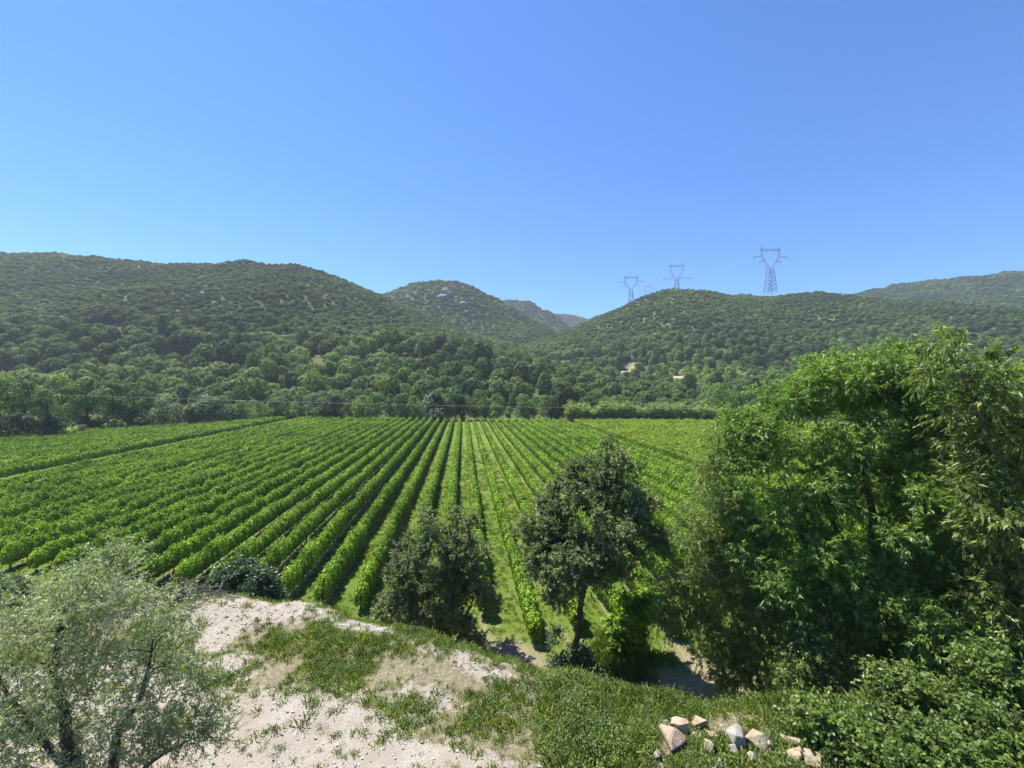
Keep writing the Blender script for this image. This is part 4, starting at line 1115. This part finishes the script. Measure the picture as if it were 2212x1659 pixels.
# limestone outcrops on the middle hill
for i, (px, py, w, h, lb) in enumerate([(963, 633, 17, 11, 'upper left pale outcrop near the middle hilltop'), (957, 646, 22, 8, 'long pale ledge on the middle hilltop face'), (972, 640, 12, 12, 'steep pale outcrop right of the long ledge'),
                                        (980, 625, 8, 5, 'topmost small pale outcrop on the middle hill'), (1000, 662, 16, 14, 'sloping grey outcrop halfway down the middle hill'), (1022, 652, 9, 6, 'small outcrop on the right shoulder of the middle hill'), (936, 640, 8, 9, 'leftmost small pale outcrop on the middle hill'), (1008, 680, 8, 8, 'lowest grey outcrop on the middle hill')]):
    p = hill_hit(px, py, 400)
    D = p[1]
    bm = stone_mesh(700 + i, w / F * D * 0.6, 5, h / F * D * 0.55 + 1, 40)
    me = bpy.data.meshes.new('rock_outcrop'); bm.to_mesh(me); bm.free(); me.materials.append(M['limestone'])
    o = link('rock_outcrop', me, None, (p[0], p[1] - 3, p[2] + 2.6)); o.rotation_euler = (0.3, 0, random.uniform(-0.4, 0.4))
    tag(o, lb, 'rock', 'limestone outcrops on the middle hill')

# ------------------------------------------------------------------ houses on the lower right slope
def house(name, label, p, rz, L, Wd, H, pitch, wall, roof, wins, door=None, chim=False):
    o = thing(name, label, 'house', (p[0], p[1], p[2] - 0.3), None, rz)
    link('wall', MB().box((-L / 2, -Wd / 2, -1.5), (L / 2, Wd / 2, H)).mesh('wall', M[wall]), o)
    mb = MB(); e = 0.35; rh = Wd / 2 * pitch
    for s_ in (-1, 1):
        a = np.array([[-L / 2 - e, s_ * (Wd / 2 + e), H - e * pitch + 0.02], [L / 2 + e, s_ * (Wd / 2 + e), H - e * pitch + 0.02], [L / 2 + e, 0, H + rh + 0.02], [-L / 2 - e, 0, H + rh + 0.02]])
        b_ = a + np.array([0, 0, 0.16])
        mb.add(np.vstack([a, b_]), [[0, 1, 2, 3], [4, 5, 6, 7], [0, 1, 5, 4], [1, 2, 6, 5], [2, 3, 7, 6], [3, 0, 4, 7]])
    ro = link('roof', mb.mesh('roof', M[roof]), o)
    gb = MB()
    for s_ in (-1, 1): gb.add([[s_ * (L / 2 - 0.01), -Wd / 2, H], [s_ * (L / 2 - 0.01), Wd / 2, H], [s_ * (L / 2 - 0.01), 0, H + rh]], [[0, 1, 2]])
    link('gable', gb.mesh('gable', M[wall]), o)
    if chim: link('chimney', MB().box((L * 0.2, -0.3, H + rh * 0.4), (L * 0.2 + 0.6, 0.3, H + rh + 0.9)).mesh('chimney', M[wall]), ro)
    for wx, wz, ww, wh in wins:
        f = link('window', MB().box((wx - ww / 2, -Wd / 2 - 0.04, wz), (wx + ww / 2, -Wd / 2 + 0.1, wz + wh)).mesh('window', M['shutter']), o)
        link('pane', MB().box((wx - ww / 2 + 0.12, -Wd / 2 - 0.07, wz + 0.12), (wx + ww / 2 - 0.12, -Wd / 2 - 0.02, wz + wh - 0.12)).mesh('pane', M['glass_dark']), f)
    if door is not None:
        link('door', MB().box((door - 0.5, -Wd / 2 - 0.05, 0.0), (door + 0.5, -Wd / 2 + 0.1, 2.1)).mesh('door', M['shutter']), o)
    return o
pA, pB, pC = HOUSE_P
house('house', 'long white house with pale roof among trees, lower right of the valley', pB + np.array([0, 0, 1.6]), R(4), 10.5, 6, 3.0, 0.45, 'wall_white', 'roof_pale', [(-3.6, 1.0, 1.0, 1.2), (-1.2, 1.0, 1.0, 1.2), (3.4, 1.0, 1.0, 1.2)], 1.2, True)
house('house', 'small low house with pale sheet roof beside a teal tank', pA + np.array([0, 0, 1.4]), R(-10), 6.5, 5, 2.2, 0.35, 'wall_tan', 'roof_grey', [(-1.8, 0.8, 1.0, 1.0), (1.6, 0.8, 1.0, 1.0)], 0.0)
house('shed', 'little terracotta-roofed shed above the other two houses', pC + np.array([1.0, 0, 0.9]), R(12), 5, 4, 2.2, 0.4, 'wall_tan', 'roof_red', [(1.2, 0.8, 0.8, 0.9)], -0.8)
mb = MB(); a_ = np.linspace(0, 2 * math.pi, 17)[:-1]
mb.tube([(0, 0, -1.0), (0, 0, 1.6)], [1.7, 1.7], 18); mb.tube([(0, 0, 1.55), (0, 0, 1.75)], [1.82, 1.82], 18)
tag(link('water_tank', mb.mesh('water_tank', M['tarp']), None, (pA[0] - 6.8, pA[1] - 1.5, float(hill_z(pA[0:1] - 6.8, pA[1:2] - 1.5)[0]) + 1.6)), 'round teal tank left of the small low house', 'tank')
for (px, py, L, lb) in ((1315, 793, 15, 'pale stone retaining wall above the small low house'), (1405, 818, 12, 'low pale stone wall right of the small low house')):
    p = hill_hit(px, py)
    o = thing('stone_wall', lb, 'wall', tuple(p), None, R(5))
    st_me = []
    for i in range(4):
        bm = stone_mesh(800 + i, 0.75, 0.45, 0.42, 12); me = bpy.data.meshes.new('stone'); bm.to_mesh(me); bm.free(); me.materials.append(M['stone_wall']); st_me.append(me)
    for row_ in range(4):
        for j in range(int(L / 1.2)):
            s_ = link('stone', st_me[(j * 7 + row_ * 3) % 4], o, (-L / 2 + j * 1.2 + 0.6 * (row_ % 2), 0.1 * row_, 0.1 + row_ * 0.62)); s_.rotation_euler = (0, 0, (j * 2.3 + row_) % 3)

# ------------------------------------------------------------------ pylons
def pylon(label, px, py_top, D, total, base_h, arms, rz, waist=None):
    """py_top: tips of the horns; total: height of the whole tower"""
    tp = at(px, py_top, D)
    o = thing('pylon', label, 'pylon', (tp[0], tp[1], tp[2] - total), 'high-voltage pylons on the right ridge', rz)
    H = total; w = 0.27
    zw = H * (waist or 0.56)                           # waist
    fb, fw = 5.2, 2.7                                  # half widths at foot and waist
    for sx in (-1, 1):
        for sy in (-1, 1):
            link('leg', MB().bar((sx * fb, sy * fb, 0), (sx * fw, sy * fw, zw), w * 1.25).mesh('leg', M['steel']), o)
    mb = MB(); n = 6
    for k in range(n):
        z0, z1 = zw * k / n, zw * (k + 1) / n
        a0 = fb + (fw - fb) * k / n; a1 = fb + (fw - fb) * (k + 1) / n
        for s in (-1, 1):
            mb.bar((-a0, s * a0, z0), (a1, s * a1, z1), w * 0.6).bar((a0, s * a0, z0), (-a1, s * a1, z1), w * 0.6)
            mb.bar((s * a0, -a0, z0), (s * a1, a1, z1), w * 0.6).bar((s * a0, a0, z0), (s * a1, -a1, z1), w * 0.6)
            mb.bar((-a1, s * a1, z1), (a1, s * a1, z1), w * 0.6).bar((s * a1, -a1, z1), (s * a1, a1, z1), w * 0.6)
    link('body_bracing', mb.mesh('body_bracing', M['steel']), o)
    # window frame: two arms sweeping out from the waist, then up to the beam
    hb = H * 0.925; hw = 11.0; zk = zw + (hb - zw) * 0.52; kw = 9.6
    for s in (-1, 1):
        m = MB()
        path_o = np.array([(s * fw, 0, zw), (s * (kw + 0.9), 0, zk), (s * (hw + 1.0), 0, hb)])
        path_i = np.array([(s * 0.2, 0, zw + 1.0), (s * (kw - 1.2), 0, zk + 0.6), (s * (hw - 1.2), 0, hb)])
        m.tube(path_o, w, 4); m.tube(path_i, w, 4)
        for f in np.linspace(0.1, 1.9, 13):
            i = int(f); q = f - i
            A = path_o[i] * (1 - q) + path_o[i + 1] * q
            f2 = min(f + 0.14, 2.0 - 1e-6); i2 = int(f2); q2 = f2 - i2
            B = path_i[i2] * (1 - q2) + path_i[i2 + 1] * q2
            m.bar(A, B, w * 0.55)
        link('window_arm', m.mesh('window_arm', M['steel']), o)
        link('horn', MB().tube([(s * (hw - 0.6), 0, hb + 0.8), (s * (hw + 1.2), 0, H)], [w * 1.3, w * 0.7], 4).tube([(s * (hw + 0.9), 0, hb), (s * (hw + 1.3), 0, H)], [w, w * 0.6], 4).mesh('horn', M['steel']), o)
    m = MB()
    for dz in (0, 2.1): m.bar((-hw - 1, 0, hb + dz - 1), (hw + 1, 0, hb + dz - 1), w)
    for k in range(10):
        x0 = -hw + k * 2 * hw / 10; m.bar((x0, 0, hb - 1), (x0 + hw / 10, 0, hb + 1.1), w * 0.7).bar((x0 + hw / 10, 0, hb + 1.1), (x0 + hw / 5, 0, hb - 1), w * 0.7)
    link('cross_beam', m.mesh('cross_beam', M['steel']), o)
    tips = []
    for az, x0, x1 in arms:                            # side arms with a hanging insulator
        zz = zw + (hb - zw) * az
        for s in (-1, 1):
            a_m = MB()
            a_m.bar((s * x0, 0, zz + 1.6), (s * x1, 0, zz), w * 0.9).bar((s * x0, 0, zz - 0.4), (s * x1, 0, zz), w * 0.9)
            for q in (0.25, 0.5, 0.75): a_m.bar((s * (x0 + (x1 - x0) * q), 0, zz + 1.6 * (1 - q)), (s * (x0 + (x1 - x0) * q), 0, zz - 0.4 * (1 - q)), w * 0.6)
            arm_o = link('side_arm', a_m.mesh('side_arm', M['steel']), o)
            link('insulator', MB().bar((s * x1, 0, zz), (s * x1, 0, zz - 4.2), 0.26).mesh('insulator', M['insulator']), arm_o)
            tips.append((s * x1, zz - 4.2))
    for s in (-1, 1):
        link('insulator', MB().bar((s * 4.6, 0, hb - 1), (s * 4.6, 0, hb - 5.4), 0.26).mesh('insulator', M['insulator']), o)
        tips.append((s * 4.6, hb - 5.4))
    bx = o.location
    return [np.array([bx[0] + t * math.cos(rz), bx[1] + t * math.sin(rz), bx[2] + z]) for t, z in tips]
two = [(0.62, 9.8, 20.8), (0.38, 7.4, 13.0)]
t3 = pylon('nearest and largest pylon, standing on the right hilltop', 1664, 532, 505, 56, 0, two, R(2), 0.52)
t2 = pylon('middle pylon with a single pair of low arms, at the hill brow', 1462, 569, 735, 56, 0, [(0.06, 3.6, 23.0)], R(-14), 0.50)
t1 = pylon('pylon at the left, on the descending ridge', 1363, 594, 745, 54, 0, two, R(-12), 0.52)
t4 = pylon('farthest, smallest pylon peeking over the ridge behind the left one', 1400, 616, 1206, 54, 0, [(0.55, 9.8, 20.8), (0.28, 7.4, 13.0)], R(-10), 0.52)
def cable(name, label, a, b, sag, rad, group=None, n=28):
    t = np.linspace(0, 1, n)[:, None]
    p = np.asarray(a) * (1 - t) + np.asarray(b) * t; p[:, 2] -= (4 * sag * t * (1 - t))[:, 0]
    o = link(name, MB().tube(p, rad, 4, False).mesh(name, M['wire']))
    return tag(o, label, 'cable', group)
off = np.array([330, -230, 44.0])
for i in range(len(t3)):
    cable('power_cable', 'thin high-voltage cable strung between the nearest and the left pylon', t3[i], t1[i], 8, 0.035, 'high-voltage cables from nearest to left pylon')
    cable('power_cable', 'thin high-voltage cable strung between the left and the farthest pylon', t1[i], t4[i], 14, 0.035, 'high-voltage cables from left to farthest pylon')
    cable('power_cable', 'thin high-voltage cable leaving the nearest pylon towards the right edge', t3[i], t3[i] + off, 14, 0.035, 'high-voltage cables leaving to the right')

# telephone line across the end of the vineyard
pl, pr = at(108, 852, 100), at(1735, 884, 128)
cable('telephone_cable', 'single pale overhead cable crossing before the trees at the vineyard end', pl, pr, 0.9, 0.022, None, 60)
for p, lb in ((pl, 'wooden pole hidden in the left grove carrying the overhead cable'), (pr, 'wooden pole behind the largest tree carrying the overhead cable')):
    o = thing('utility_pole', lb, 'pole', (p[0], p[1], 0))
    link('pole', MB().tube([(0, 0, -0.5), (0, 0, p[2] + 0.5)], [0.14, 0.1], 8).mesh('pole', M['wood']), o)
    link('insulator', MB().tube([(0, -0.15, p[2] - 0.1), (0, -0.15, p[2] + 0.12)], [0.05, 0.04], 8).mesh('insulator', M['insulator']), o)

# ------------------------------------------------------------------ haze
g = NT('haze_air')
g.t.nodes.clear(); out = g.t.nodes.new('ShaderNodeOutputMaterial')
pv = g.t.nodes.new('ShaderNodeVolumePrincipled')
pv.inputs['Color'].default_value = (0.80, 0.90, 1.0, 1)
pv.inputs['Density'].default_value = 0.00022
pv.inputs['Anisotropy'].default_value = 0.2
g.t.links.new(pv.outputs[0], out.inputs['Volume'])
hz = link('haze', MB().box((-6500, -3400, -2.4), (6500, 9500, 330)).mesh('haze', g.m))
tag(hz, 'thin bluish summer haze filling the valley', 'haze', None, 'stuff')
